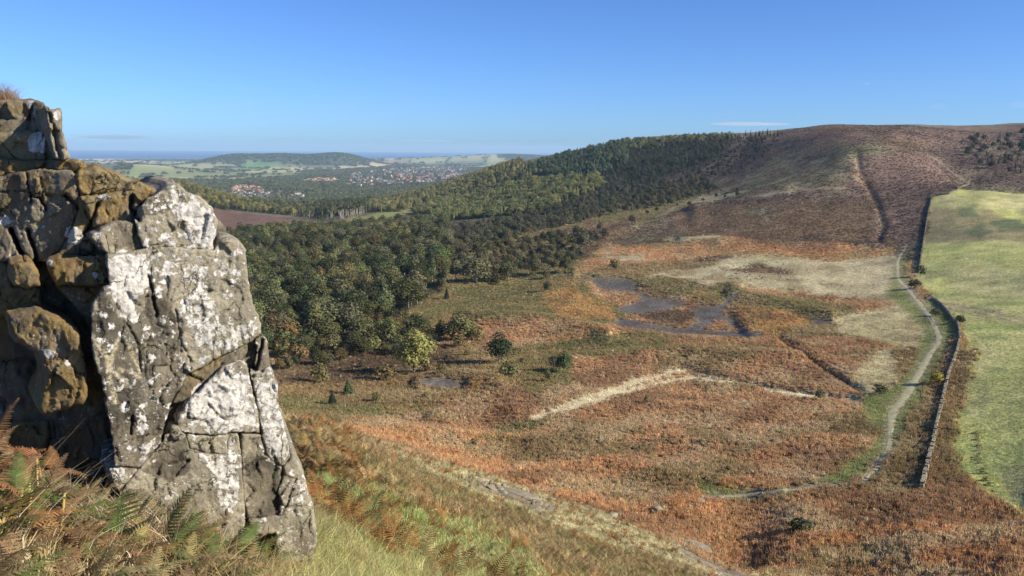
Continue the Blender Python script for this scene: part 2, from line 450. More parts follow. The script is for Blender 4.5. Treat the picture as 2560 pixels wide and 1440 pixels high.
# --- green field beyond the wall
zone('field', [(2335,492),(2425,460),(2560,478),(2720,500),(2720,1330),(2560,1290),(2460,1230),(2380,1150),(2370,1060),(2420,860),(2400,800),(2330,735),(2290,690),(2310,620)], 90, 760, 0.5)
zone('fieldpale', [(2340,500),(2430,468),(2720,500),(2720,560),(2480,520),(2350,515)], 400, 800, 0.7)
zone('fieldpale', [(2310,680),(2460,660),(2720,700),(2720,760),(2400,730)], 250, 600, 1.2)
zone('fieldrough', [(2325,520),(2430,515),(2560,560),(2720,570),(2720,600),(2470,598),(2312,612)], 380, 700, 0.8)
zone('fieldpale', [(2420,880),(2480,860),(2460,960),(2500,1000),(2420,1050)], 120, 400, 1.5)
zone('fieldpale', [(2480,1180),(2560,1150),(2720,1180),(2720,1300),(2560,1270)], 60, 200, 1.2)
zone('mixed', [(2395,880),(2440,870),(2425,960),(2395,1050),(2385,1130),(2420,1200),(2350,1220),(2330,1150),(2360,1000)], 90, 320, 0.9)
zone('gorse', [(2400,520),(2440,515),(2450,540),(2405,538)], 400, 800, 0.8)
zone('gorse', [(2475,555),(2545,545),(2575,570),(2540,582),(2490,578)], 380, 800, 0.8)
zone('gorse', [(2410,570),(2460,565),(2480,585),(2430,590)], 380, 800, 0.8)
track('soil', [(2340,755),(2440,770),(2560,795),(2720,830)], 3, 200, 500)
track('soil', [(2340,765),(2440,782),(2560,812),(2720,850)], 2.5, 200, 500)
track('heathgreen', [(2440,1080),(2450,1160),(2480,1230),(2520,1290)], 3, 90, 260)
# --- gully path on the moor
track('soil', [(2140,400),(2146,440),(2170,480),(2200,530),(2212,575),(2190,615)], 2.2, 420, 1100)
track('dark', [(2150,440),(2185,500),(2212,545),(2210,590),(2240,620)], 5, 420, 1100)
track('soil', [(2335,395),(2385,432),(2415,452)], 2.5, 500, 1100)
track('pale', [(1880,490),(2000,475),(2120,470)], 2.5, 480, 900, 1.5)
track('soil', [(1760,495),(1690,515),(1640,545)], 3, 480, 900, 1.5)
track('pale', [(1660,600),(1800,590),(1700,598)], 4, 380, 900, 1.5)
track('soil', [(2060,690),(2130,665),(2240,655)], 2, 300, 700)
track('dark', [(2050,320),(2300,326),(2560,322),(2720,322)], 2.2, 900, 1500, 0.5)
PATHL = [(2160,1200),(2200,1160),(2222,1120),(2225,1080),(2232,1030),(2268,985),(2300,930),(2325,885),(2350,850),(2330,800),(2300,760),(2275,730),(2245,700)]
track('path', PATHL[:4], 9, 66, 500, .5)
track('path', PATHL[3:8], 10, 66, 500, .5)
track('path', [(2245,700),(2242,655),(2268,612)], 4, 250, 700, .5)
track('path', PATHL[7:], 7, 66, 600, .5)
track('path', [(2090,1212),(2000,1222),(1880,1236),(1760,1246)], 5, 66, 300, .8)
# --- woodland floors
WOODS = {
 'valley': [(250,660),(400,625),(540,605),(620,590),(740,585),(900,568),(1110,556),(1135,640),(1085,700),(1050,760),(960,800),(840,845),(690,880),(560,880),(400,860),(250,840)],
 'plantation': [(1030,536),(1110,495),(1290,458),(1490,438),(1510,470),(1330,535),(1120,552)],
 'crest': [(1310,418),(1430,385),(1560,358),(1575,400),(1535,436),(1400,442),(1330,438)],
 'mixedwood': [(880,530),(980,480),(1150,440),(1300,408),(1340,440),(1290,458),(1110,495),(1010,530)],
 'scarp': [(1560,358),(1840,342),(1800,390),(1700,430),(1600,470),(1500,500),(1490,440),(1540,430)],
 'young': [(1120,575),(1330,538),(1510,475),(1600,470),(1740,440),(1800,470),(1720,505),(1540,535),(1400,570),(1250,600),(1130,610)],
 'spur': [(-60,470),(420,458),(490,462),(600,505),(745,540),(600,528),(520,520),(300,540),(-60,560)],
 'belt': [(590,515),(800,490),(900,500),(905,535),(790,548),(740,540)],
}
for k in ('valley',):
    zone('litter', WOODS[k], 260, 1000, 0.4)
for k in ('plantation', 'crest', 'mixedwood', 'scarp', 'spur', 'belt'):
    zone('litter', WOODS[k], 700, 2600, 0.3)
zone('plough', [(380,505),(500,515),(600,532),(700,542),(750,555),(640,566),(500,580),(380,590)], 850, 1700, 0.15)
zone('green', [(860,548),(1020,520),(1035,532),(900,556)], 850, 1700, 0.15)
zone('green', [(620,566),(700,558),(745,554),(690,572)], 850, 1700, 0.3)
# --- the near slope
NEARM = RR < 66
zone('nearolive', [(-900,900),(3500,900),(3500,1e7),(-900,1e7)], 0, 66, 0)
zone('nearbrown', [(690,1030),(800,1070),(900,1130),(1100,1225),(1350,1300),(1480,1375),(1520,1460),(1420,1460),(1280,1345),(1080,1270),(900,1205),(740,1150)], 0, 66, 1.2)
zone('nearbrown', [(1480,1360),(1640,1390),(1760,1450),(1700,1500),(1520,1460)], 0, 66, 1.5)
zone('tussock', [(880,1080),(1200,1160),(1500,1250),(1700,1340),(1920,1425),(1900,1520),(1760,1450),(1560,1375),(1400,1315),(1130,1225),(940,1145)], 0, 66, 1.0)
zone('soil', [(1180,1190),(1330,1232),(1420,1272),(1340,1276),(1220,1228)], 20, 66, 2.2)
zone('soil', [(1650,1330),(1760,1350),(1850,1400),(1880,1470),(1780,1430),(1700,1390)], 20, 66, 1.3)
zone('neargrass', [(740,1160),(850,1200),(1000,1255),(1180,1310),(1330,1380),(1420,1500),(1250,1700),(700,1700),(730,1400)], 0, 40, 1.2)
zone('nearbrown', [(-900,1000),(520,1180),(640,1330),(720,1400),(640,1470),(400,1600),(-900,1800)], 0, 8.5, .8)
zone('green', [(820,1290),(930,1300),(1000,1340),(900,1350)], 0, 40, 1.6)
# --- far plain: fields and woods
FAR = RR > 2300
cell = 430.0
q1, q2 = GX + 160 * (fbm(GX / 900, GY / 900, 2, 31) - .5), GY * 0.62 + 160 * (fbm(GX / 900, GY / 900, 2, 32) - .5)
ci, cj = np.floor(q1 / cell).astype(int), np.floor(q2 / cell).astype(int)
best = np.full(GX.shape, 1e12)
best2 = best.copy()
cid = np.zeros(GX.shape, dtype=np.int64)
for di in (-1, 0, 1):
    for dj in (-1, 0, 1):
        a, b = ci + di, cj + dj
        hx, hy = _tab[a & 255, b & 255], _tab[(a * 7 + 3) & 255, (b * 5 + 9) & 255]
        d = np.abs(q1 - (a + .15 + .7 * hx) * cell) ** 1.6 + np.abs(q2 - (b + .15 + .7 * hy) * cell) ** 1.6
        closer = d < best
        best2 = np.where(closer, best, np.minimum(best2, d))
        cid = np.where(closer, (a * 92821 + b * 689287) % 65521, cid)
        best = np.where(closer, d, best)
hedge = (best2 ** (1 / 1.6) - best ** (1 / 1.6)) < 26
FC = np.array([(.40,.33,.19), (.33,.30,.15), (.20,.24,.09), (.42,.36,.23), (.14,.15,.075), (.30,.29,.15), (.25,.19,.125), (.38,.33,.20), (.17,.185,.085), (.09,.10,.06)])
FCOL = FC[cid % len(FC)]
# woods on the hills and in the plain
wood_n = fbm(GX / 1300, GY / 1300, 4, 41)
dpl = GZ - 85
farwood = FAR & (((wood_n > 0.60)) | hedge)
hillw = FAR & (RR > 7000) & (GPX > 440) & (GPX < 960) & (GPY < 415) & (GPY > 380) & (fbm(GX / 500, GY / 900, 3, 47) > 0.40) & (GZ > 78)
farwood |= hillw
townm = FAR & in_poly(GPX, GPY, [(860,438),(1000,420),(1180,415),(1160,440),(1060,468),(880,472)]) & (RR > 3000)
treeband = FAR & in_poly(GPX + 30 * nx_, GPY + 8 * ny_, [(330,468),(480,440),(700,432),(1000,415),(1290,420),(1220,440),(1000,500),(800,520),(560,520),(330,500)]) & ~townm
flatw = in_poly(GPX, GPY, [(330,412),(520,408),(760,408),(760,440),(560,452),(330,448)])
treeband &= ~flatw
_ex, _ey = GPX + 70 * nx_ + 30 * fx_, GPY + 16 * ny_ + 10 * fy_
estates = in_poly(_ex, _ey, [(566,481),(772,478),(778,503),(566,503)]) | in_poly(_ex, _ey, [(572,464),(668,461),(668,481),(572,482)]) | in_poly(_ex, _ey, [(758,445),(842,442),(842,459),(758,461)])
treeband &= ~estates
FARWOOD = (farwood & ~estates & ~townm & ~(flatw & ~hedge)) | treeband

# --- colour of each ground point
c1 = np.array([PAL[z][0] for z in ZN])[ZID]
c2 = np.array([PAL[z][1] for z in ZN])[ZID]
mixn = np.zeros(GX.shape)
for wl_, a, r1 in ((70, 1.0, 1e9), (18, 1.0, 1e9), (5.5, .9, 500), (1.6, .8, 120), (.4, .6, 25)):
    mixn += a * (fbm(GX / wl_, GY / wl_, 3, 60 + int(wl_)) - .5) * (RR < r1)
mixn = np.clip(0.5 + 1.3 * mixn, 0, 1)[..., None]
GC = c1 * (1 - mixn) + c2 * mixn
# patches of neighbouring growth creep into each other
creep = fbm(GX / 26, GY / 26, 4, 77)[..., None]
isb = np.isin(ZID, [ZN.index(k) for k in ('bracken', 'rust')])[..., None] & (RR > 66)[..., None]
GC = np.where(isb & (creep > .60), GC * .35 + np.array([.20, .17, .085]) * .65, GC)
GC = np.where(isb & (creep < .40), GC * .45 + np.array([.17, .105, .062]) * .55, GC)
for zn, cc, wl_, lo_, hi_ in (('pale', (.24,.19,.105), 16, .50, .62), ('pale', (.26,.27,.13), 30, .54, .64), ('field', (.44,.42,.17), 34, .46, .62), ('field', (.25,.29,.10), 13, .55, .68), ('fieldpale', (.27,.28,.11), 22, .50, .64),
                              ('bracken', (.40,.31,.185), 9, .55, .68), ('rust', (.40,.31,.18), 8, .58, .70), ('heather', (.16,.12,.085), 24, .54, .66), ('heather', (.20,.18,.12), 11, .62, .70), ('heathred', (.15,.10,.08), 20, .52, .64),
                              ('heathgreen', (.15,.105,.075), 22, .52, .62), ('heathgreen', (.30,.27,.18), 12, .62, .70), ('mixed', (.30,.24,.13), 10, .56, .68), ('orange', (.17,.125,.06), 8, .50, .60), ('orange', (.30,.16,.07), 5, .55, .65),
                              ('olive', (.27,.19,.09), 9, .54, .66), ('nearolive', (.36,.22,.10), 1.6, .52, .64), ('nearbrown', (.22,.20,.085), 1.3, .48, .62), ('neargrass', (.34,.30,.15), 1.2, .54, .66), ('tussock', (.20,.155,.08), 2.2, .50, .62), ('dark', (.20,.15,.09), 12, .56, .68)):
    k_ = smooth(lo_, hi_, fbm(GX / wl_, GY / wl_, 4, 120 + int(wl_)))[..., None] * (ZID == ZN.index(zn))[..., None]
    GC = GC * (1 - .8 * k_) + np.array(cc) * .8 * k_
furrow = 0.9 + 0.1 * np.sin((GX * .55 + GY * .83) * 2.2)
GC = np.where((ZID == ZN.index('plough'))[..., None], GC * furrow[..., None], GC)
fblend = smooth(2200, 2500, RR)[..., None]
FCOL = FCOL * 1.3 * (0.85 + 0.3 * fbm(GX / 140, GY / 140, 3, 88))[..., None]
FCOL = np.where(FARWOOD[..., None], np.array([.08, .092, .048]), FCOL)
FCOL = np.where(townm[..., None], np.array([.11, .11, .075]), FCOL)
green_ = FAR & in_poly(GPX, GPY, [(590,418),(640,402),(690,412),(720,420)]) & (RR > 5000)
FCOL = np.where(green_[..., None], np.array([.13, .27, .07]), FCOL)
sand_ = (GZ < 4) & FAR
FCOL = np.where(sand_[..., None], np.array([.45, .40, .30]), FCOL)
GC = GC * (1 - fblend) + FCOL * fblend

_w = smooth(60, 90, RR)[..., None]
GCb = np.stack([blur(GC[..., q], 5) for q in range(3)], -1)
GC = GC * (1 - .75 * _w) + GCb * .75 * _w

# ------------------------------------------------------------------ materials
MATS = {}
def new_mat(name):
    m = bpy.data.materials.new(name)
    m.use_nodes = True
    nt = m.node_tree
    for n in list(nt.nodes):
        nt.nodes.remove(n)
    out = nt.nodes.new("ShaderNodeOutputMaterial")
    bs = nt.nodes.new("ShaderNodeBsdfPrincipled")
    nt.links.new(bs.outputs[0], out.inputs[0])
    MATS[name] = m
    return m, nt, bs, out
def N(nt, t, **kw):
    n = nt.nodes.new(t)
    for k, v in kw.items():
        if k in n.bl_rna.properties:
            setattr(n, k, v)
        else:
            n.inputs[k].default_value = v
    return n
def noise_node(nt, scale, detail=4.0, rough=0.55, vec=None):
    n = nt.nodes.new("ShaderNodeTexNoise")
    n.inputs['Scale'].default_value = scale
    n.inputs['Detail'].default_value = detail
    n.inputs['Roughness'].default_value = rough
    if vec is not None:
        nt.links.new(vec, n.inputs['Vector'])
    return n
def maprange(nt, src, a, b, c, d):
    n = nt.nodes.new("ShaderNodeMapRange")
    nt.links.new(src, n.inputs[0])
    for i, v in zip((1, 2, 3, 4), (a, b, c, d)):
        n.inputs[i].default_value = v
    return n.outputs[0]
def mixcol(nt, fac, a, b, mode='MIX'):
    n = nt.nodes.new("ShaderNodeMix")
    n.data_type = 'RGBA'
    n.blend_type = mode
    for sock, v in ((n.inputs[0], fac), (n.inputs[6], a), (n.inputs[7], b)):
        if hasattr(v, 'is_output'):
            nt.links.new(v, sock)
        elif isinstance(v, (int, float)):
            sock.default_value = v
        else:
            sock.default_value = (*v, 1.0)
    return n.outputs[2]
def gray(nt, v):
    n = nt.nodes.new("ShaderNodeCombineColor")
    for i in range(3):
        nt.links.new(v, n.inputs[i])
    return n.outputs[0]
def geo_pos(nt):
    return nt.nodes.new("ShaderNodeNewGeometry").outputs['Position']
def objcoord(nt):
    return nt.nodes.new("ShaderNodeTexCoord").outputs['Object']

def obj(name, mesh, mat=None, parent=None):
    o = bpy.data.objects.new(name, mesh)
    COL.objects.link(o)
    if mat is not None:
        mesh.materials.append(mat)
    if parent is not None:
        o.parent = parent
    return o
def empty(name, loc=(0, 0, 0), rz=0.0, sc=1.0):
    o = bpy.data.objects.new(name, None)
    o.empty_display_size = 0.3
    COL.objects.link(o)
    o.location = loc
    o.rotation_euler = (0, 0, rz)
    o.scale = (sc, sc, sc)
    return o
def tag(o, label=None, cat=None, group=None, kind=None):
    if label: o['label'] = label
    if cat: o['category'] = cat
    if group: o['group'] = group
    if kind: o['kind'] = kind
    return o
def pymesh(name, v, f, smooth_=False):
    me = bpy.data.meshes.new(name)
    me.from_pydata([tuple(p) for p in v], [], [tuple(q) for q in f])
    if smooth_:
        me.polygons.foreach_set('use_smooth', [True] * len(me.polygons))
    me.update()
    return me
def npmesh(name, verts, quads=None, tris=None):
    """fast mesh from numpy arrays"""
    me = bpy.data.meshes.new(name)
    loops, starts, tot = [], [], 0
    nq = 0 if quads is None else len(quads)
    ntr = 0 if tris is None else len(tris)
    me.vertices.add(len(verts))
    me.vertices.foreach_set('co', np.asarray(verts, dtype=np.float32).ravel())
    me.loops.add(nq * 4 + ntr * 3)
    parts = []
    if nq: parts.append(np.asarray(quads, dtype=np.int32).ravel())
    if ntr: parts.append(np.asarray(tris, dtype=np.int32).ravel())
    me.loops.foreach_set('vertex_index', np.concatenate(parts))
    me.polygons.add(nq + ntr)
    st = np.concatenate([np.arange(nq) * 4, nq * 4 + np.arange(ntr) * 3]).astype(np.int32)
    me.polygons.foreach_set('loop_start', st)
    me.update(calc_edges=True)
    return me
def set_col(me, name, rgb):
    a = me.attributes.new(name, 'FLOAT_COLOR', 'POINT')
    d = np.ones((len(rgb), 4), dtype=np.float32)
    d[:, :3] = rgb
    a.data.foreach_set('color', d.ravel())
def set_float(me, name, v):
    a = me.attributes.new(name, 'FLOAT', 'POINT')
    a.data.foreach_set('value', np.asarray(v, dtype=np.float32).ravel())

# ground material
m, nt, bs, out = new_mat("ground_cover")
at = N(nt, "ShaderNodeAttribute", attribute_name="Col")
pos = geo_pos(nt)
n1 = noise_node(nt, 0.9, 5, .62, pos)
n2 = noise_node(nt, 9.0, 4, .6, pos)
n3 = noise_node(nt, .11, 4, .6, pos)
f = maprange(nt, n1.outputs[0], .3, .7, .55, 1.4)
f2 = maprange(nt, n2.outputs[0], .3, .7, .7, 1.3)
f3 = maprange(nt, n3.outputs[0], .3, .7, .75, 1.22)
c = mixcol(nt, 1.0, at.outputs['Color'], gray(nt, f), 'MULTIPLY')
c = mixcol(nt, 1.0, c, gray(nt, f2), 'MULTIPLY')
c = mixcol(nt, 1.0, c, gray(nt, f3), 'MULTIPLY')
nt.links.new(c, bs.inputs['Base Color'])
bs.inputs['Roughness'].default_value = 0.95
bs.inputs['Specular IOR Level'].default_value = 0.1
bp = N(nt, "ShaderNodeBump")
bp.inputs['Strength'].default_value = 0.9
bp.inputs['Distance'].default_value = 0.5
nt.links.new(n1.outputs[0], bp.inputs['Height'])
nt.links.new(bp.outputs[0], bs.inputs['Normal'])

# ground sheet
V = np.stack([GX, GY, GZ], -1).reshape(-1, 3)
I = np.arange(NR * NT).reshape(NR, NT)
Q = np.stack([I[:-1, :-1], I[:-1, 1:], I[1:, 1:], I[1:, :-1]], -1).reshape(-1, 4)
Q = Q[:, ::-1]
gm = npmesh("ground", V, quads=Q)
gm.polygons.foreach_set('use_smooth', [True] * len(gm.polygons))
set_col(gm, "Col", GC.reshape(-1, 3))
ground = tag(obj("ground", gm, m), kind='structure')

# sea
m, nt, bs, out = new_mat("sea_water")
pos = geo_pos(nt)
mp = N(nt, "ShaderNodeMapping")
mp.inputs['Scale'].default_value = (0.0012, 0.0003, 1)
nt.links.new(pos, mp.inputs[0])
n1 = noise_node(nt, 1.0, 4, .5, mp.outputs[0])
c = mixcol(nt, n1.outputs[0], (.004, .045, .20), (.010, .065, .25))
nt.links.new(c, bs.inputs['Base Color'])
bs.inputs['Roughness'].default_value = 0.5
bs.inputs['Specular IOR Level'].default_value = 0.12
L = 46000.0
ang = np.linspace(math.radians(-75), math.radians(75), 61)
sv = [(0.0, 9000.0, 0.0)] + [(L * math.sin(a), L * math.cos(a), 0.0) for a in ang]
sm = pymesh("sea", sv, [(0, i + 1, i) for i in range(1, 61)])
tag(obj("sea", sm, m), kind='structure')
# ------------------------------------------------------------------ rock material (crag, boulders, wall stones)
def rock_material(name, lichen_amount=None):
    m, nt, bs, out = new_mat(name)
    oc = objcoord(nt)
    n_big = noise_node(nt, 2.2, 5, .6, oc)
    n_mid = noise_node(nt, 9.0, 6, .65, oc)
    n_fine = noise_node(nt, 70.0, 6, .75, oc)
    stretch = N(nt, "ShaderNodeMapping")
    stretch.inputs['Scale'].default_value = (9, 9, 2.2)
    nt.links.new(oc, stretch.inputs[0])
    n_str = noise_node(nt, 1.0, 5, .6, stretch.outputs[0])
    dark, mid = (.105, .092, .072), (.32, .275, .195)
    fac = maprange(nt, n_big.outputs[0], .38, .62, 0, 1)
    c = mixcol(nt, fac, dark, mid)
    c = mixcol(nt, maprange(nt, n_str.outputs[0], .54, .70, 0, .75), c, (.075, .068, .060))
    if lichen_amount is None:
        a_o = N(nt, "ShaderNodeAttribute", attribute_name="ochre").outputs['Fac']
        a_l = N(nt, "ShaderNodeAttribute", attribute_name="lichen").outputs['Fac']
        a_p = N(nt, "ShaderNodeAttribute", attribute_name="pale").outputs['Fac']
        a_s = N(nt, "ShaderNodeAttribute", attribute_name="stroke").outputs['Fac']
    def masked(attr, nz, soft):      # noise threshold driven by how much of it grows here
        ad = N(nt, "ShaderNodeMath", operation='ADD')
        nt.links.new(nz, ad.inputs[0])
        if hasattr(attr, 'is_output'):
            nt.links.new(attr, ad.inputs[1])
        else:
            ad.inputs[1].default_value = attr
        return maprange(nt, ad.outputs[0], 1.0 - soft, 1.0 + soft, 0, 1)
    n_och = noise_node(nt, 5.0, 6, .62, oc)
    n_li = noise_node(nt, 24.0, 9, .70, oc)
    vo = N(nt, "ShaderNodeTexVoronoi")
    vo.inputs['Scale'].default_value = 13.0
    wv = N(nt, "ShaderNodeVectorMath", operation='MULTIPLY_ADD')
    nt.links.new(n_mid.outputs['Color'], wv.inputs[0])
    wv.inputs[1].default_value = (.12, .12, .12)
    nt.links.new(oc, wv.inputs[2])
    nt.links.new(wv.outputs[0], vo.inputs['Vector'])
    blob = maprange(nt, vo.outputs['Distance'], 0.0, .75, .78, .22)
    lmix = N(nt, "ShaderNodeMath", operation='MULTIPLY_ADD')
    nt.links.new(n_li.outputs[0], lmix.inputs[0])
    lmix.inputs[1].default_value = .75
    hb = N(nt, "ShaderNodeMath", operation='MULTIPLY')
    nt.links.new(blob, hb.inputs[0])
    hb.inputs[1].default_value = .28
    nt.links.new(hb.outputs[0], lmix.inputs[2])
    if lichen_amount is None:
        mo = masked(a_o, n_och.outputs[0], .10)
        och = mixcol(nt, n_mid.outputs[0], (.20, .135, .05), (.44, .30, .12))
        c = mixcol(nt, mo, c, och)
        mp_ = masked(a_p, n_och.outputs[0], .16)
        pal = mixcol(nt, n_fine.outputs[0], (.23, .205, .145), (.41, .37, .27))
        c = mixcol(nt, mp_, c, pal)
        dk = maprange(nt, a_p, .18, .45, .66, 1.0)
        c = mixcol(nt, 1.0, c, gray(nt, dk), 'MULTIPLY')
        ml = masked(a_l, lmix.outputs[0], .025)
    else:
        pal = mixcol(nt, n_mid.outputs[0], (.16, .14, .10), (.30, .27, .20))
        c = mixcol(nt, .65, c, pal)
        ml = masked(lichen_amount, lmix.outputs[0], .05)
    lic = mixcol(nt, maprange(nt, n_li.outputs[0], .38, .66, 0, 1), (.40, .38, .34), (.76, .735, .68))
    c = mixcol(nt, ml, c, lic)
    # pinhead lichens and grey-green crusts
    v2 = N(nt, "ShaderNodeTexVoronoi"); v2.inputs['Scale'].default_value = 30.0
    nt.links.new(wv.outputs[0], v2.inputs['Vector'])
    dot = N(nt, "ShaderNodeMath", operation='MULTIPLY')
    nt.links.new(maprange(nt, v2.outputs['Distance'], .20, .27, 1, 0), dot.inputs[0])
    nt.links.new(maprange(nt, n_big.outputs[0], .48, .64, 0, .85), dot.inputs[1])
    c = mixcol(nt, dot.outputs[0], c, (.50, .48, .43))
    n_gr = noise_node(nt, 3.4, 5, .6, oc)
    c = mixcol(nt, maprange(nt, n_gr.outputs[0], .56, .66, 0, .45), c, (.24, .225, .14))
    # hairline cracks
    cm_ = N(nt, "ShaderNodeMapping"); cm_.inputs['Scale'].default_value = (3.4, 3.4, 1.9)
    nt.links.new(wv.outputs[0], cm_.inputs[0])
    v3 = N(nt, "ShaderNodeTexVoronoi", feature='DISTANCE_TO_EDGE'); v3.inputs['Scale'].default_value = 1.0
    nt.links.new(cm_.outputs[0], v3.inputs['Vector'])
    crk = N(nt, "ShaderNodeMath", operation='MULTIPLY')
    nt.links.new(maprange(nt, v3.outputs['Distance'], .003, .014, 1, 0), crk.inputs[0])
    nt.links.new(maprange(nt, n_gr.outputs[0], .47, .55, 0, .9), crk.inputs[1])
    c = mixcol(nt, crk.outputs[0], c, (.025, .022, .018))
    # black specks in the lichen
    n_sp = noise_node(nt, 42.0, 3, .6, oc)
    sp = maprange(nt, n_sp.outputs[0], .64, .70, 0, .6)
    c = mixcol(nt, sp, c, (.06, .055, .05))
    if lichen_amount is None:
        sk = N(nt, "ShaderNodeMath", operation='MULTIPLY')
        nt.links.new(a_s, sk.inputs[0])
        nt.links.new(maprange(nt, n_sp.outputs[0], .40, .55, .15, 1), sk.inputs[1])
        c = mixcol(nt, sk.outputs[0], c, (.50, .44, .29))
    nt.links.new(c, bs.inputs['Base Color'])
    bs.inputs['Roughness'].default_value = .92
    bs.inputs['Specular IOR Level'].default_value = .2
    h = N(nt, "ShaderNodeMath", operation='ADD')
    nt.links.new(n_fine.outputs[0], h.inputs[0])
    nt.links.new(n_mid.outputs[0], h.inputs[1])
    h2 = N(nt, "ShaderNodeMath", operation='MULTIPLY_ADD')
    nt.links.new(ml, h2.inputs[0])
    h2.inputs[1].default_value = .35
    nt.links.new(h.outputs[0], h2.inputs[2])
    bp = N(nt, "ShaderNodeBump")
    h3 = N(nt, "ShaderNodeMath", operation='MULTIPLY_ADD')
    nt.links.new(crk.outputs[0], h3.inputs[0]); h3.inputs[1].default_value = -.7
    nt.links.new(h2.outputs[0], h3.inputs[2])
    bp.inputs['Strength'].default_value = 1.0
    bp.inputs['Distance'].default_value = .018
    nt.links.new(h3.outputs[0], bp.inputs['Height'])
    nt.links.new(bp.outputs[0], bs.inputs['Normal'])
    return m
M_CRAG = rock_material("lichened_sandstone")
M_STONE = rock_material("field_stone", .30)

# ------------------------------------------------------------------ the crag: blocks of jointed sandstone
CR_BASE = np.array([-2.3, 5.6, HC - 3.0])
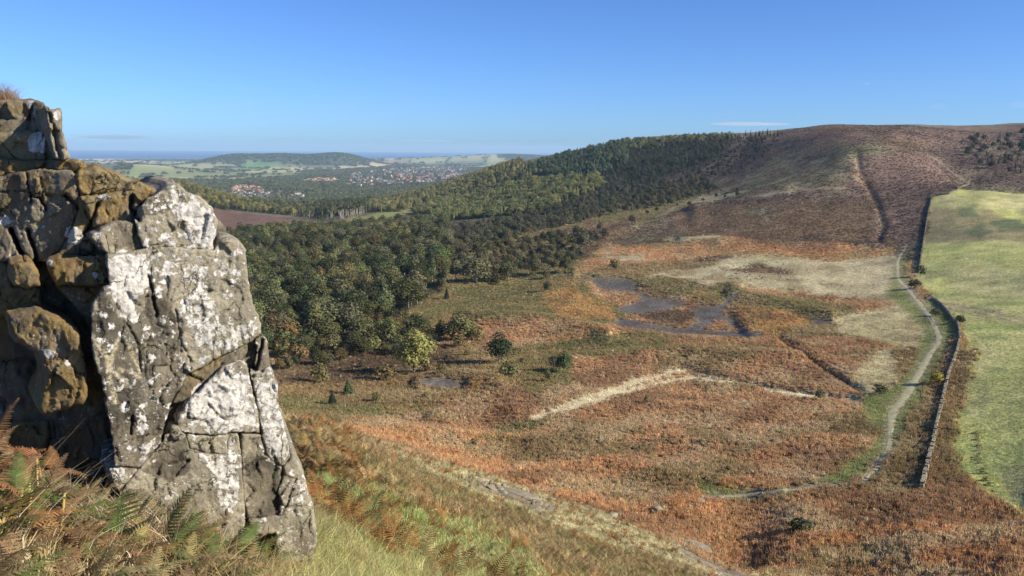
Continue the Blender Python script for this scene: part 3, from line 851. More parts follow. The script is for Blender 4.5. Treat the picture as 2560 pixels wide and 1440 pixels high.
# name, outline in survey pixels, depth (m) at (300,800), depth gain per pixel in x and y, ochre, lichen, pale, rounding px
B = [
 ('cap',      [(-90,252),(20,252),(60,253),(92,250),(108,257),(117,275),(124,330),(134,390),(128,396),(120,350),(104,331),(0,333),(-90,336)], 5.450,-0.0005,0.0000, 0.46,0.16,0.30,10),
 ('pillar',   [(112,266),(124,273),(150,274),(154,290),(152,320),(160,352),(174,396),(150,397),(139,394),(128,335),(120,300)], 5.420,0.0010,0.0000, 0.42,0.34,0.46,7),
 ('ledge',    [(-90,336),(0,334),(75,330),(106,331),(121,352),(126,385),(132,402),(60,402),(0,396),(-90,396)], 5.400,-0.0004,0.0000, 0.52,0.20,0.34,9),
 ('band',     [(-90,398),(0,397),(60,404),(134,402),(178,400),(212,405),(216,424),(182,428),(100,420),(60,430),(0,440),(-90,446)], 5.340,-0.0003,0.0000, 0.60,0.08,0.20,8),
 ('slab',     [(-90,448),(0,443),(60,432),(100,423),(180,431),(190,452),(196,490),(197,520),(184,560),(168,592),(148,628),(112,652),(85,650),(60,648),(20,655),(-90,660)], 5.240,-0.0005,0.0001, 0.42,0.12,0.26,8),
 ('shoulder', [(188,436),(200,428),(235,419),(270,428),(308,440),(330,450),(312,463),(292,480),(268,485),(225,487),(200,488)], 5.260,0.0002,0.0000, 0.66,0.16,0.30,16),
 ('brow',     [(200,492),(225,490),(272,488),(298,481),(322,464),(345,455),(372,466),(392,476),(372,492),(350,505),(330,492),(322,494),(318,520),(322,548),(298,553),(260,562),(236,568)], 5.240,0.0004,0.0001, 0.58,0.20,0.30,10),
 ('brow_low', [(200,496),(234,570),(222,600),(184,602),(172,594),(188,562),(199,524)], 5.270,0.0004,0.0000, 0.52,0.10,0.26,8),
 ('spot_block',[(152,632),(172,598),(222,604),(234,574),(262,566),(285,560),(262,572),(232,592),(252,622),(268,636),(200,638),(140,640)], 5.260,0.0003,0.0000, 0.52,0.18,0.20,8),
 ('head',     [(350,520),(372,496),(400,484),(425,466),(447,462),(464,478),(500,495),(526,518),(541,550),(539,580),(531,602),(534,626),(480,622),(430,617),(382,622),(360,618),(346,590),(340,545)], 5.070,0.0014,0.0000, 0.26,0.480,0.58,4),
 ('chip',     [(530,556),(545,550),(562,570),(567,590),(542,597),(530,596)], 5.500,0.0010,0.0000, 0.30,0.28,0.40,6),
 ('chip_low', [(534,600),(560,593),(568,604),(552,611),(534,613)], 5.500,0.0010,0.0000, 0.20,0.30,0.40,5),
 ('cheek',    [(230,592),(262,570),(300,556),(334,558),(343,590),(354,619),(300,637),(272,634),(252,620)], 5.120,0.0014,0.0000, 0.26,0.42,0.40,4),
 ('buttress', [(268,640),(300,641),(356,624),(430,620),(480,625),(536,628),(548,607),(570,599),(600,605),(612,625),(614,660),(619,700),(626,740),(630,762),(642,790),(650,810),(652,832),(630,850),(600,865),(560,885),(530,900),(490,924),(462,936),(455,960),(440,985),(425,1010),(410,1060),(398,1110),(350,1168),(290,1163),(283,1100),(270,1030),(255,950),(236,890),(229,830),(233,762),(260,722),(277,714),(270,680)], 5.040,0.0014,0.0000, 0.28,0.445,0.56,5),
 ('wedge',    [(457,958),(464,940),(495,928),(560,889),(602,868),(618,864),(618,880),(604,902),(560,914),(520,944),(492,972),(470,998),(444,1004),(434,1006)], 5.110,0.0014,0.0000, 0.44,0.26,0.30,4),
 ('corner',   [(640,853),(656,838),(664,846),(668,870),(673,915),(652,930),(640,920),(645,880)], 5.100,0.0014,0.0000, 0.25,0.36,0.30,5),
 ('white_slab',[(470,1008),(498,985),(524,952),(562,920),(604,908),(618,925),(626,962),(640,1022),(649,1062),(646,1080),(600,1078),(540,1086),(480,1081),(452,1076),(444,1050)], 5.035,0.0014,0.0000, 0.22,0.50,0.50,4),
 ('edge_slab',[(628,932),(652,934),(673,922),(691,962),(695,1012),(707,1062),(716,1102),(723,1145),(706,1164),(680,1150),(666,1135),(656,1080),(644,1012)], 5.040,0.0014,0.0000, 0.18,0.49,0.52,4),
 ('pale_block',[(468,1090),(540,1092),(592,1086),(601,1134),(580,1138),(520,1131),(476,1120)], 5.035,0.0014,0.0000, 0.18,0.46,0.62,3),
 ('foot',     [(350,1174),(400,1117),(430,1068),(446,1066),(462,1094),(474,1125),(520,1137),(602,1141),(604,1200),(611,1290),(603,1350),(480,1380),(390,1330),(330,1300),(300,1240),(330,1200)], 5.020,0.0014,0.0000, 0.24,0.410,0.52,4),
 ('foot_right',[(606,1086),(650,1088),(668,1140),(700,1167),(706,1180),(692,1230),(700,1286),(622,1297),(613,1260),(607,1180)], 5.050,0.0014,0.0000, 0.30,0.32,0.50,4),
 ('toe',      [(708,1168),(724,1150),(732,1140),(756,1182),(765,1220),(778,1260),(786,1300),(791,1340),(785,1372),(770,1420),(690,1420),(690,1330),(640,1340),(622,1302),(700,1291),(696,1232),(710,1184)], 5.030,0.0014,0.0000, 0.16,0.440,0.54,6),
 ('pebble',   [(30,662),(55,655),(78,656),(95,676),(98,714),(70,720),(34,712)], 5.060,0.0000,0.0000, 0.60,0.12,0.30,14),
 ('mid_block',[(116,656),(140,645),(200,642),(264,642),(268,680),(274,711),(200,714),(142,711),(128,690),(120,672)], 5.140,0.0003,0.0000, 0.60,0.14,0.20,9),
 ('neck',     [(144,716),(200,718),(273,716),(256,722),(232,758),(226,832),(214,800),(190,762),(164,736)], 5.360,0.0002,0.0000, 0.58,0.10,0.20,9),
 ('left_block',[(-90,664),(20,660),(28,700),(30,716),(98,722),(102,770),(60,786),(20,790),(-90,800)], 5.340,0.0000,0.0000, 0.58,0.10,0.20,10),
 ('carved',   [(25,792),(60,788),(100,776),(130,790),(175,812),(199,832),(205,880),(215,930),(218,990),(205,1010),(150,1025),(110,1036),(97,1020),(106,990),(110,940),(100,884),(60,862),(36,850)], 4.980,-0.0003,0.0000, 0.56,0.14,0.24,14),
 ('under',    [(-90,1060),(60,1052),(120,1048),(125,1090),(110,1140),(40,1180),(-90,1190)], 5.620,0.0000,-0.0004, 0.58,0.04,0.20,16),
 ('under_mid',[(126,1050),(200,1040),(262,1048),(278,1120),(285,1180),(290,1260),(180,1280),(110,1240),(112,1140)], 5.660,0.0000,-0.0004, 0.50,0.10,0.20,14),
 ('low_stone',[(272,1170),(292,1166),(346,1172),(328,1200),(300,1230),(278,1215)], 5.060,0.0010,0.0000, 0.30,0.48,0.40,10),
]
SPOTS = [(97,355,30,27,.8),(183,588,21,23,.85),(117,656,13,10,.8),(240,688,10,9,.7),(10,552,24,12,.6),(78,262,16,12,.6),(86,285,10,16,.5),(142,288,9,13,.7),(122,884,15,12,.75),(170,907,9,9,.8),
 (258,492,18,8,.6),(290,448,22,12,.35),(350,468,20,12,.4),(245,640,8,6,.5),(109,566,5,5,.6),(124,580,4,4,.6),(99,608,6,5,.6),(310,1020,15,10,.6),(355,1060,12,19,.55),(366,1120,13,14,.55),(243,858,16,13,.5),
 (376,830,10,10,.45),(363,885,7,12,.45),(410,978,12,8,.5),(290,1180,16,18,.8),(480,1210,22,20,.5),(430,1250,20,22,.5),(640,860,9,7,.6),(306,1180,8,8,.6),(38,345,8,6,.4),(20,342,8,6,.4),(375,510,14,11,.5),(95,315,8,9,.35)]
HEAVY = [([(425,478),(540,530),(536,622),(480,612),(470,560),(440,520)], .62),
 ([(262,560),(290,570),(290,620),(262,615)], .3),
 ([(270,640),(360,630),(372,700),(350,740),(345,800),(300,790),(280,730)], .66),
 ([(372,632),(536,632),(605,625),(570,690),(500,700),(430,690),(400,740),(372,700)], .52),
 ([(452,760),(510,700),(540,770),(560,830),(640,800),(648,830),(560,890),(490,860)], .55),
 ([(470,985),(560,925),(615,935),(640,1060),(560,1080),(480,1070)], .60),
 ([(640,950),(680,960),(718,1110),(720,1150),(680,1145),(650,1030)], .58),
 ([(500,1130),(600,1140),(604,1200),(575,1290),(540,1240),(520,1180)], .55),
 ([(540,1095),(600,1092),(600,1135),(540,1130)], .5),
 ([(710,1170),(755,1180),(790,1330),(760,1360),(730,1280)], .46),
 ([(650,1100),(700,1160),(690,1180),(650,1140)], .5)]
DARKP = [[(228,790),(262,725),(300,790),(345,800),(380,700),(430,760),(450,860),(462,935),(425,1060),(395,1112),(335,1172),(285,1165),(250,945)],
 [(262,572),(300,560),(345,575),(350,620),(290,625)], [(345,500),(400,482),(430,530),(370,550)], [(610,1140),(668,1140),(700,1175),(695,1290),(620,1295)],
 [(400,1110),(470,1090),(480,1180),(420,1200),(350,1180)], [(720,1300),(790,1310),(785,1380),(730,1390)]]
GROOVES = [([(28,575),(42,610),(62,648)], 5.0, 0.250),([(70,575),(82,610),(92,648)], 4.0, 0.160),([(65,432),(74,470),(78,505)], 2.5, 0.050),([(100,445),(106,480),(105,505)], 2.0, 0.040),
 ([(78,488),(100,495),(112,515),(115,524)], 3.0, 0.070),([(162,488),(180,502),(194,522)], 4.0, 0.100),([(0,480),(60,478),(130,490)], 1.6, 0.030),([(330,492),(326,520),(345,548)], 4.8, 0.180),([(242,510),(230,560),(215,585)], 4.0, 0.100),
 ([(372,690),(382,740),(392,790)], 2.4, 0.072),([(440,775),(450,830),(455,880)], 2.1, 0.030),([(455,860),(475,895),(480,925)], 1.8, 0.030),([(410,850),(418,890)], 1.8, 0.024),([(370,870),(362,940),(375,975)], 1.5, 0.030),([(320,815),(345,860),(352,930)], 3.0, 0.030),
 ([(320,975),(380,968),(440,962)], 1.5, 0.018),([(380,622),(440,616),(500,612)], 1.8, 0.024),([(540,640),(500,670),(440,720),(425,750)], 1.3, 0.024),([(330,1040),(325,1085)], 2.4, 0.060),([(425,880),(430,930),(450,960)], 1.8, 0.024),
 ([(300,1110),(360,1090),(440,1080)], 1.8, 0.030),([(655,850),(645,900),(632,940)], 3.6, 0.072),([(520,1010),(560,1050),(590,1040)], 2.4, 0.036),([(420,1160),(470,1150),(440,1190)], 2.4, 0.048),([(420,1200),(425,1240)], 1.8, 0.030),
 ([(740,1190),(720,1260),(700,1290)], 2.4, 0.036),([(755,1230),(715,1250)], 1.8, 0.030),([(85,262),(70,320)], 3.0, 0.060),([(125,285),(138,345),(150,395)], 4.0, 0.050)]
STROKES = [([(245,860),(268,890),(275,950),(290,1005)], 7),([(295,850),(282,890),(275,915)], 6),([(275,920),(300,945),(322,965)], 6),([(300,925),(330,932),(350,945)], 6),([(315,850),(335,890),(350,930)], 5)]
CARVE = []                              # cut letters: SOEEN, HK, JG on the carved block
def letters(txt, x, y, h, gap):
    F = {'S': [[(1,0),(.1,.1),(.1,.45),(.9,.55),(.9,.95),(0,1)]], 'O': [[(.5,0),(0,.5),(.5,1),(1,.5),(.5,0)]], 'E': [[(.9,0),(0,0),(0,1),(.9,1)], [(0,.5),(.7,.5)]],
         'N': [[(0,1),(0,0),(1,1),(1,0)]], 'H': [[(0,0),(0,1)], [(1,0),(1,1)], [(0,.5),(1,.5)]], 'K': [[(0,0),(0,1)], [(1,0),(0,.5),(1,1)]], 'J': [[(0,0),(.9,0),(.8,.8),(.4,1),(0,.8)]], 'G': [[(1,.1),(.4,0),(0,.5),(.4,1),(1,.9),(1,.55),(.5,.55)]]}
    for ch in txt:
        for st in F[ch]:
            CARVE.append([(x + a * h * .62, y + b * h) for a, b in st])
        x += gap
letters('SOEEN', 121, 893, 12, 11.5)
letters('HK', 128, 932, 14, 17)
letters('JG', 162, 970, 24, 21)

def densify(poly, step):
    out_ = []
    n = len(poly)
    for i in range(n):
        a, b = np.array(poly[i], float), np.array(poly[(i + 1) % n], float)
        k = max(1, int(np.hypot(*(b - a)) / step))
        for t in range(k):
            out_.append(a + (b - a) * t / k)
    return np.array(out_)

_fr = np.random.default_rng(3)
NF = 620
_fx, _fy = _fr.uniform(-150, 850, NF), _fr.uniform(200, 1450, NF)
_fo, _fgx, _fgy = _fr.uniform(-1, 1, NF), _fr.normal(0, 1, NF), _fr.normal(0, 1, NF)
def facet(px, py):
    """broken-face relief: each facet is a tilted plane"""
    d = (px[:, None] + 14 * (vnoise(px / 30, py / 30, 3)[:, None] - .5) - _fx[None]) ** 2 + ((py[:, None] - _fy[None]) * .62) ** 2
    k = d.argmin(1)
    return .010 * _fo[k] + .0004 * (_fgx[k] * (px - _fx[k]) + _fgy[k] * (py - _fy[k]) * .6)
def px_to_world(px, py, Y):
    v = _F[None] + _R[None] * ((px - CX) / FPX)[:, None] - _U[None] * ((py - CY) / FPX)[:, None]
    k = Y / v[:, 1]
    return v * k[:, None] + np.array([0, 0, HC])

crag = empty("sandstone_crag", CR_BASE)
tag(crag, 'tall jointed sandstone crag blotched with white and ochre lichen', 'crag')
def rock_block(name, poly, d0, gx, gy, ochre, lichen, pale, rnd, step=3.3, back=2.2, part='rock_block'):
    bd = densify(poly, 5.0)
    tg = np.roll(bd, -1, 0) - np.roll(bd, 1, 0)
    nr_ = np.stack([tg[:, 1], -tg[:, 0]], -1)
    nr_ /= np.linalg.norm(nr_, axis=1, keepdims=True) + 1e-9
    sgn_ = np.sign((bd[:, 0] * np.roll(bd[:, 1], -1) - np.roll(bd[:, 0], -1) * bd[:, 1]).sum())
    if part == 'rock_block':
        bd = bd + nr_ * sgn_ * 2.2                     # neighbouring blocks bed against each other
    ph = _fr.uniform(0, 50)
    bd = bd + np.stack([vnoise(bd[:, 0] / 9 + ph, bd[:, 1] / 9, 1) - .5, vnoise(bd[:, 0] / 9, bd[:, 1] / 9 + ph, 2) - .5], -1) * 5.0
    x0, x1, y0, y1 = bd[:, 0].min(), bd[:, 0].max(), bd[:, 1].min(), bd[:, 1].max()
    gx_, gy_ = np.meshgrid(np.arange(x0 + 1, x1, step), np.arange(y0 + 1, y1, step))
    gx_ = (gx_ + _fr.uniform(-1.1, 1.1, gx_.shape)).ravel()
    gy_ = (gy_ + _fr.uniform(-1.1, 1.1, gy_.shape)).ravel()
    ins = in_poly(gx_, gy_, [tuple(p) for p in bd])
    ring = [tuple(p) for p in bd] + [tuple(bd[0])]
    ins &= dist_line(gx_, gy_, ring) > 2.2
    P = np.concatenate([bd, np.stack([gx_[ins], gy_[ins]], -1)])
    nb = len(bd)
    res = delaunay_2d_cdt([Vector((float(p[0]), float(p[1]))) for p in P], [(i, (i + 1) % nb) for i in range(nb)], [], 1, 1e-4)
    vco = np.array([(v.x, v.y) for v in res[0]])
    tri = [f for f in res[2] if len(f) == 3]
    px, py = vco[:, 0], vco[:, 1]
    e = np.minimum(dist_line(px, py, ring) / rnd, 1.0)
    rim = (1 - np.sqrt(np.maximum(1 - (1 - e) ** 2, 0))) * rnd * .0030
    Y = d0 + gx * (px - 300) + gy * (py - 800) + rim
    Y = Y + facet(px, py) * (.4 + .6 * e)
    Y = Y - .040 * (fbm(px / 90, py / 130, 3, 90) - .5) - .014 * (fbm(px / 24, py / 34, 3, 91) - .5) * (.5 + .5 * e) - .010 * (fbm(px / 7, py / 9, 2, 92) - .5)
    rdg = 1 - np.abs(2 * fbm(px / 46 + py / 160, py / 70, 3, 95) - 1)          # weathered runnels
    Y = Y + .012 * np.clip(rdg - .92, 0, 1) / .08
    st = np.zeros(len(px))
    for ln, w, dp in GROOVES:
        d = dist_line(px + 6 * (vnoise(px / 12, py / 12, 5) - .5), py, ln)
        Y = Y + dp * np.exp(-(d / w) ** 2)
    for ln, w in STROKES:
        d = dist_line(px, py, ln)
        st = np.maximum(st, np.clip(1.3 - d / w, 0, 1))
    if name == 'carved':
        for ln in CARVE:
            d = dist_line(px, py, ln)
            Y = Y + .018 * np.exp(-(d / 1.5) ** 2)
    W = px_to_world(px, py, Y)
    # painted growths
    li = np.full(len(px), lichen)
    for pl, v in HEAVY:
        qx, qy = px + 26 * (vnoise(px / 18, py / 18, 7) - .5), py + 26 * (vnoise(px / 18, py / 18, 8) - .5)
        li = np.where(in_poly(qx, qy, pl), np.maximum(li, v), li)
    for cx_, cy_, rx, ry, v in SPOTS:
        d = np.hypot((px - cx_) / rx, (py - cy_) / ry) + .35 * (vnoise(px / 8, py / 8, 9) - .5)
        li = np.where(d < 1, np.maximum(li, v), li)
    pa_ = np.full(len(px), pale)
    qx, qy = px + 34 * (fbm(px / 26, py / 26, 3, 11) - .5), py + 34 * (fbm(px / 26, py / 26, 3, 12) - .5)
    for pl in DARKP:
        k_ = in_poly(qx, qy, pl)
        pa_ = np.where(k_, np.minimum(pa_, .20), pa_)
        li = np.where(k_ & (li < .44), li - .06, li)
    # side rings running back into the hill
    bi = {}
    for i, v in enumerate(res[3]):
        for o_ in v:
            if o_ < nb: bi[o_] = i
    order = [bi[i] for i in range(nb) if i in bi]
    cen = W[order].mean(0)
    verts = [W]
    idx_prev = list(order)
    quads = []
    tot = len(W)
    pv_ = W[order]
    azr = math.atan2(float(W[order][:, 0].max()), float(cen[1])) - math.radians(7)
    for dy in (.04, .13, .32, .65, 1.2, back):
        k = 1 - .10 * dy / back
        q = cen + (W[order] - cen) * k
        q[:, 1] = W[order][:, 1] + dy
        q[:, 0] += dy * math.tan(azr)
        nz = .035 * min(1, dy * 5)
        q[:, 0] += nz * (vnoise(q[:, 1] * 7, q[:, 2] * 7, 4) - .5) * 2
        q[:, 2] += nz * (vnoise(q[:, 1] * 7, q[:, 0] * 7, 6) - .5) * 2
        verts.append(q)
        idx = list(range(tot, tot + len(order)))
        for a in range(len(order)):
            b_ = (a + 1) % len(order)
            quads.append((idx_prev[a], idx[a], idx[b_], idx_prev[b_]))
        idx_prev = idx
        tot += len(order)
    allv = np.concatenate(verts) - CR_BASE
    me = pymesh(part, allv, tri + quads + [tuple(idx_prev)], True)
    bm_ = bmesh.new()
    bm_.from_mesh(me)
    bmesh.ops.recalc_face_normals(bm_, faces=bm_.faces)
    bm_.to_mesh(me)
    bm_.free()
    ns = tot - len(W)
    def ext(a):
        return np.concatenate([a, np.full(ns, float(np.mean(a)))])
    set_float(me, 'lichen', np.concatenate([li, np.full(ns, lichen)]))
    set_float(me, 'ochre', ext(np.full(len(px), ochre)))
    set_float(me, 'pale', np.concatenate([pa_, np.full(ns, pale)]))
    set_float(me, 'stroke', np.concatenate([st, np.zeros(ns)]))
    return obj(part, me, M_CRAG, crag)
for b in B:
    rock_block(*b)
rock_block('core', [(-90,300),(90,290),(118,330),(150,410),(205,430),(300,470),(330,560),(300,640),(300,800),(300,1000),(310,1180),(300,1330),(-90,1290)], 5.56, 0.0, 0, .40, .05, .1, 20, 8.0, 3.2, 'rock_core')
rock_block('core_right', [(320,470),(360,512),(440,480),(505,510),(530,560),(530,615),(590,612),(604,660),(618,760),(636,830),(660,848),(666,900),(670,935),(684,975),(690,1040),(712,1120),(735,1170),(755,1220),(775,1290),(775,1400),(600,1400),(330,1330),(290,1150),(262,980),(245,880),(240,780),(285,640),(300,580)], 5.19, .0014, 0, .34, .30, .35, 10, 6.0, 2.6, 'rock_core')
# ------------------------------------------------------------------ foliage materials
def leaf_material(name, source, lo=.62, hi=1.35, trans=.25):
    m, nt, bs, out = new_mat(name)
    if source == 'object':
        base = N(nt, "ShaderNodeObjectInfo").outputs['Color']
    elif source == 'instancer':
        base = N(nt, "ShaderNodeAttribute", attribute_name="Col", attribute_type='INSTANCER').outputs['Color']
    else:
        base = source
    rnd = N(nt, "ShaderNodeNewGeometry").outputs['Random Per Island']
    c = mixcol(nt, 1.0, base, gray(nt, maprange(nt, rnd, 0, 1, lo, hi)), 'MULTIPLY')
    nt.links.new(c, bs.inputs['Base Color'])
    bs.inputs['Roughness'].default_value = .75
    bs.inputs['Specular IOR Level'].default_value = .15
    if trans:
        tr = nt.nodes.new("ShaderNodeBsdfTranslucent")
        nt.links.new(c, tr.inputs['Color'])
        mx = nt.nodes.new("ShaderNodeMixShader")
        mx.inputs[0].default_value = trans
        nt.links.new(bs.outputs[0], mx.inputs[1])
        nt.links.new(tr.outputs[0], mx.inputs[2])
        nt.links.new(mx.outputs[0], out.inputs[0])
    return m
M_LEAF = leaf_material("tree_foliage", 'object')
M_LEAF_I = leaf_material("mass_foliage", 'instancer')
M_COVER = leaf_material("bracken_and_grass", 'instancer', .74, 1.26, .4)
m, nt, bs, out = new_mat("bark")
n1 = noise_node(nt, 6, 4, .6, objcoord(nt))
nt.links.new(mixcol(nt, n1.outputs[0], (.06, .05, .04), (.24, .20, .16)), bs.inputs['Base Color'])
bs.inputs['Roughness'].default_value = .9
M_BARK = m
m, nt, bs, out = new_mat("pale_bark")
n1 = noise_node(nt, 5, 4, .6, objcoord(nt))
nt.links.new(mixcol(nt, n1.outputs[0], (.22, .19, .15), (.50, .46, .39)), bs.inputs['Base Color'])
bs.inputs['Roughness'].default_value = .9
M_BIRCH = m

# ------------------------------------------------------------------ tree shapes (unit: metres, built at full size and scaled)
def tube(path, radii, sides=5):
    v, f = [], []
    for k, (p, r) in enumerate(zip(path, radii)):
        p = np.asarray(p, float)
        d = np.asarray(path[min(k + 1, len(path) - 1)], float) - np.asarray(path[max(k - 1, 0)], float)
        d /= np.linalg.norm(d) + 1e-9
        a = np.cross(d, [0.31, .92, .11]); a /= np.linalg.norm(a) + 1e-9
        b = np.cross(d, a)
        for s in range(sides):
            t = 2 * math.pi * s / sides
            v.append(p + r * (math.cos(t) * a + math.sin(t) * b))
    for k in range(len(path) - 1):
        for s in range(sides):
            f.append((k * sides + s, k * sides + (s + 1) % sides, (k + 1) * sides + (s + 1) % sides, (k + 1) * sides + s))
    f.append(tuple(range((len(path) - 1) * sides, len(path) * sides)))
    return v, f
def leaf_quads(centres, normals, size, rg):
    """one small leaf-spray (two bent triangles) per centre"""
    n = len(centres)
    up = rg.normal(0, 1, (n, 3))
    a = np.cross(normals, up); a /= np.linalg.norm(a, axis=1, keepdims=True) + 1e-9
    b = np.cross(normals, a)
    s = size * rg.uniform(.6, 1.35, (n, 1))
    bend = normals * s * rg.uniform(-.25, .25, (n, 1))
    p0, p1, p2, p3 = centres - a * s * .5, centres - b * s * .42 + bend, centres + a * s * .5, centres + b * s * .42 + bend
    v = np.stack([p0, p1, p2, p3], 1).reshape(-1, 3)
    return v, np.arange(n * 4).reshape(-1, 4)
def crown_mesh(name, rg, lobes, n, size, mat, core=True):
    C, NN = [], []
    w = np.array([l[3] * l[4] for l in lobes])
    cnt = np.maximum(8, (n * w / w.sum()).astype(int))
    for (x, y, z, rx, rz), k in zip(lobes, cnt):
        d = rg.normal(0, 1, (k, 3)); d /= np.linalg.norm(d, axis=1, keepdims=True)
        d[:, 2] = np.where(d[:, 2] < -.55, -d[:, 2], d[:, 2])
        rad = rg.uniform(.80, 1.04, (k, 1)) * (1 + .09 * rg.normal(0, 1, (k, 1)))
        C.append(np.array([x, y, z]) + d * rad * np.array([rx, rx, rz]))
        nn = d * np.array([1, 1, rx / rz]) + rg.normal(0, .36, (k, 3))
        NN.append(nn / np.linalg.norm(nn, axis=1, keepdims=True))
    v, q = leaf_quads(np.concatenate(C), np.concatenate(NN), size, rg)
    me = npmesh(name, v, quads=q)
    me.materials.append(mat)
    return me
def broadleaf(rg, h=10, w=9, n=620, size=.95, squat=.0):
    lobes = []
    for k in range(rg.integers(10, 15)):
        a, r = rg.uniform(0, 6.28), (w / 2) * rg.uniform(.15, .62)
        zc = h * rg.uniform(.30, .72)
        s = w * rg.uniform(.17, .27) * (1.15 - .5 * abs(zc / h - .5))
        lobes.append((r * math.cos(a), r * math.sin(a), zc, s, s * rg.uniform(.75, 1.05)))
    lobes.append((0, 0, h * .80, w * .24, h * .19))
    lobes.append((0, 0, h * .46, w * .36, h * .32))
    tv, tf = tube([(0, 0, -.4), (.05, 0, h * .25), (.1, .1, h * .55)], [h * .024, h * .018, h * .008])
    for k in range(4):
        a = rg.uniform(0, 6.28)
        v2, f2 = tube([(.05, 0, h * .26), (w * .16 * math.cos(a), w * .16 * math.sin(a), h * .45), (w * .3 * math.cos(a), w * .3 * math.sin(a), h * .62)], [h * .012, h * .008, h * .003], 4)
        o_ = len(tv)
        tv, tf = tv + v2, tf + [tuple(i + o_ for i in q) for q in f2]
    return lobes, (tv, tf), n, size
def bush_shape(rg, h=4, w=4.6, n=340, size=.5):
    lobes = [(0, 0, h * .5, w * .36, h * .46)]
    for k in range(6):
        a, r = rg.uniform(0, 6.28), w * rg.uniform(.12, .26)
        lobes.append((r * math.cos(a), r * math.sin(a), h * rg.uniform(.28, .62), w * rg.uniform(.18, .25), h * rg.uniform(.22, .32)))
    tv, tf = tube([(0, 0, -.3), (.1, 0, h * .45)], [.13, .06])
    return lobes, (tv, tf), n, size
def conifer_mesh(name, rg, h, w, tiers, per, mat, start=.10, ragged=.2):
    v, f = [], []
    for t in range(tiers):
        u = t / (tiers - 1)
        z = h * (start + (1 - start) * u * .97)
        r = w * .5 * (1 - u) ** .62 + .10
        k = max(4, int(per * (1 - .55 * u)))
        ph = rg.uniform(0, 6.28)
        for s in range(k):
            a = ph + 6.283 * s / k + rg.uniform(-.25, .25)
            L = r * rg.uniform(1 - ragged, 1 + ragged * .6)
            ca, sa = math.cos(a), math.sin(a)
            wd = L * rg.uniform(.24, .36)
            dz = L * rg.uniform(.18, .5)
            lift = h / tiers * .75
            o_ = len(v)
            v += [(0, 0, z + lift), (ca * L * .55 - sa * wd, sa * L * .55 + ca * wd, z - dz * .3), (ca * L, sa * L, z - dz), (ca * L * .55 + sa * wd, sa * L * .55 - ca * wd, z - dz * .3)]
            f.append((o_, o_ + 1, o_ + 2, o_ + 3))
    v += [(0, 0, h * 1.04), (.09, 0, h * .93), (-.05, .08, h * .93), (-.05, -.08, h * .93)]
    o_ = len(v) - 4
    f += [(o_, o_ + 1, o_ + 2), (o_, o_ + 2, o_ + 3), (o_, o_ + 3, o_ + 1)]
    me = pymesh(name, v, f)
    me.materials.append(mat)
    return me

TREES = {}         # kind -> list of (crown mesh object-material, crown mesh instancer-material, trunk mesh, height)
def add_kind(kind, maker, seeds, barkmat, fname='crown'):
    TREES[kind] = []
    for s in seeds:
        rg = np.random.default_rng(s)
        TREES[kind].append(maker(rg, barkmat))
def mk_broad(h, w, n, size):
    def f(rg, bark):
        lobes, (tv, tf), n_, s_ = broadleaf(rg, h, w * rg.uniform(.85, 1.15), n, size)
        cm = crown_mesh("crown", rg, lobes, n_, s_, M_LEAF)
        ci = cm.copy(); ci.materials[0] = M_LEAF_I
        tm = pymesh("trunk", tv, tf, True); tm.materials.append(bark)
        return cm, ci, tm, h
    return f
def mk_bush(rg, bark):
    lobes, (tv, tf), n_, s_ = bush_shape(rg)
    cm = crown_mesh("crown", rg, lobes, n_, s_, M_LEAF)
    ci = cm.copy(); ci.materials[0] = M_LEAF_I
    tm = pymesh("trunk", tv, tf, True); tm.materials.append(bark)
    return cm, ci, tm, 4.0
def mk_spruce(h, w, start=.08, tiers=15, per=11):
    def f(rg, bark):
        cm = conifer_mesh("crown", rg, h, w * rg.uniform(.85, 1.15), tiers, per, M_LEAF, start)
        ci = cm.copy(); ci.materials[0] = M_LEAF_I
        tv, tf = tube([(0, 0, -.4), (0, 0, h * .5), (0, 0, h * .95)], [h * .016, h * .010, h * .002])
        tm = pymesh("trunk", tv, tf, True); tm.materials.append(bark)
        return cm, ci, tm, h
    return f
def mk_pine(rg, bark):
    h = 17.0
    lobes = []
    for k in range(7):
        a, r = rg.uniform(0, 6.28), rg.uniform(.2, 1.7)
        lobes.append((r * math.cos(a), r * math.sin(a), h * rg.uniform(.62, .93), rg.uniform(.9, 1.5), rg.uniform(.6, 1.1)))
    cm = crown_mesh("crown", rg, lobes, 330, .85, M_LEAF)
    ci = cm.copy(); ci.materials[0] = M_LEAF_I
    tv, tf = tube([(0, 0, -.4), (.1, .1, h * .4), (.05, .2, h * .9)], [.24, .19, .06])
    tm = pymesh("trunk", tv, tf, True); tm.materials.append(bark)
    return cm, ci, tm, h
add_kind('broadleaf', mk_broad(11, 9.5, 1700, .60), (1, 2, 3, 4, 5, 6, 7), M_BARK)
add_kind('tall', mk_broad(13, 7.5, 1000, .75), (11, 12, 13), M_BIRCH)
add_kind('bush', mk_bush, (21, 22, 23), M_BARK)
add_kind('spruce', mk_spruce(17, 5.2), (31, 32, 33), M_BARK)
add_kind('dark_conifer', mk_spruce(8, 6.2, .03, 14, 13), (41, 42), M_BARK)
add_kind('pine', mk_pine, (51, 52, 53), M_BIRCH)

def place_tree(name, kind, var, x, y, h, col, label, cat, group=None, wide=1.0, rz=None, z=None):
    cm, ci, tm, h0 = TREES[kind][var % len(TREES[kind])]
    zz = float(ground_z(x, y)) if z is None else z
    e = empty(name, (x, y, zz), random.uniform(0, 6.28) if rz is None else rz)
    s = h / h0
    e.scale = (s * wide, s * wide, s)
    t = obj("trunk", tm, None, e)
    c = obj("crown", cm, None, e)
    c.color = (*col, 1)
    tag(e, label, cat, group, 'thing')
    return e

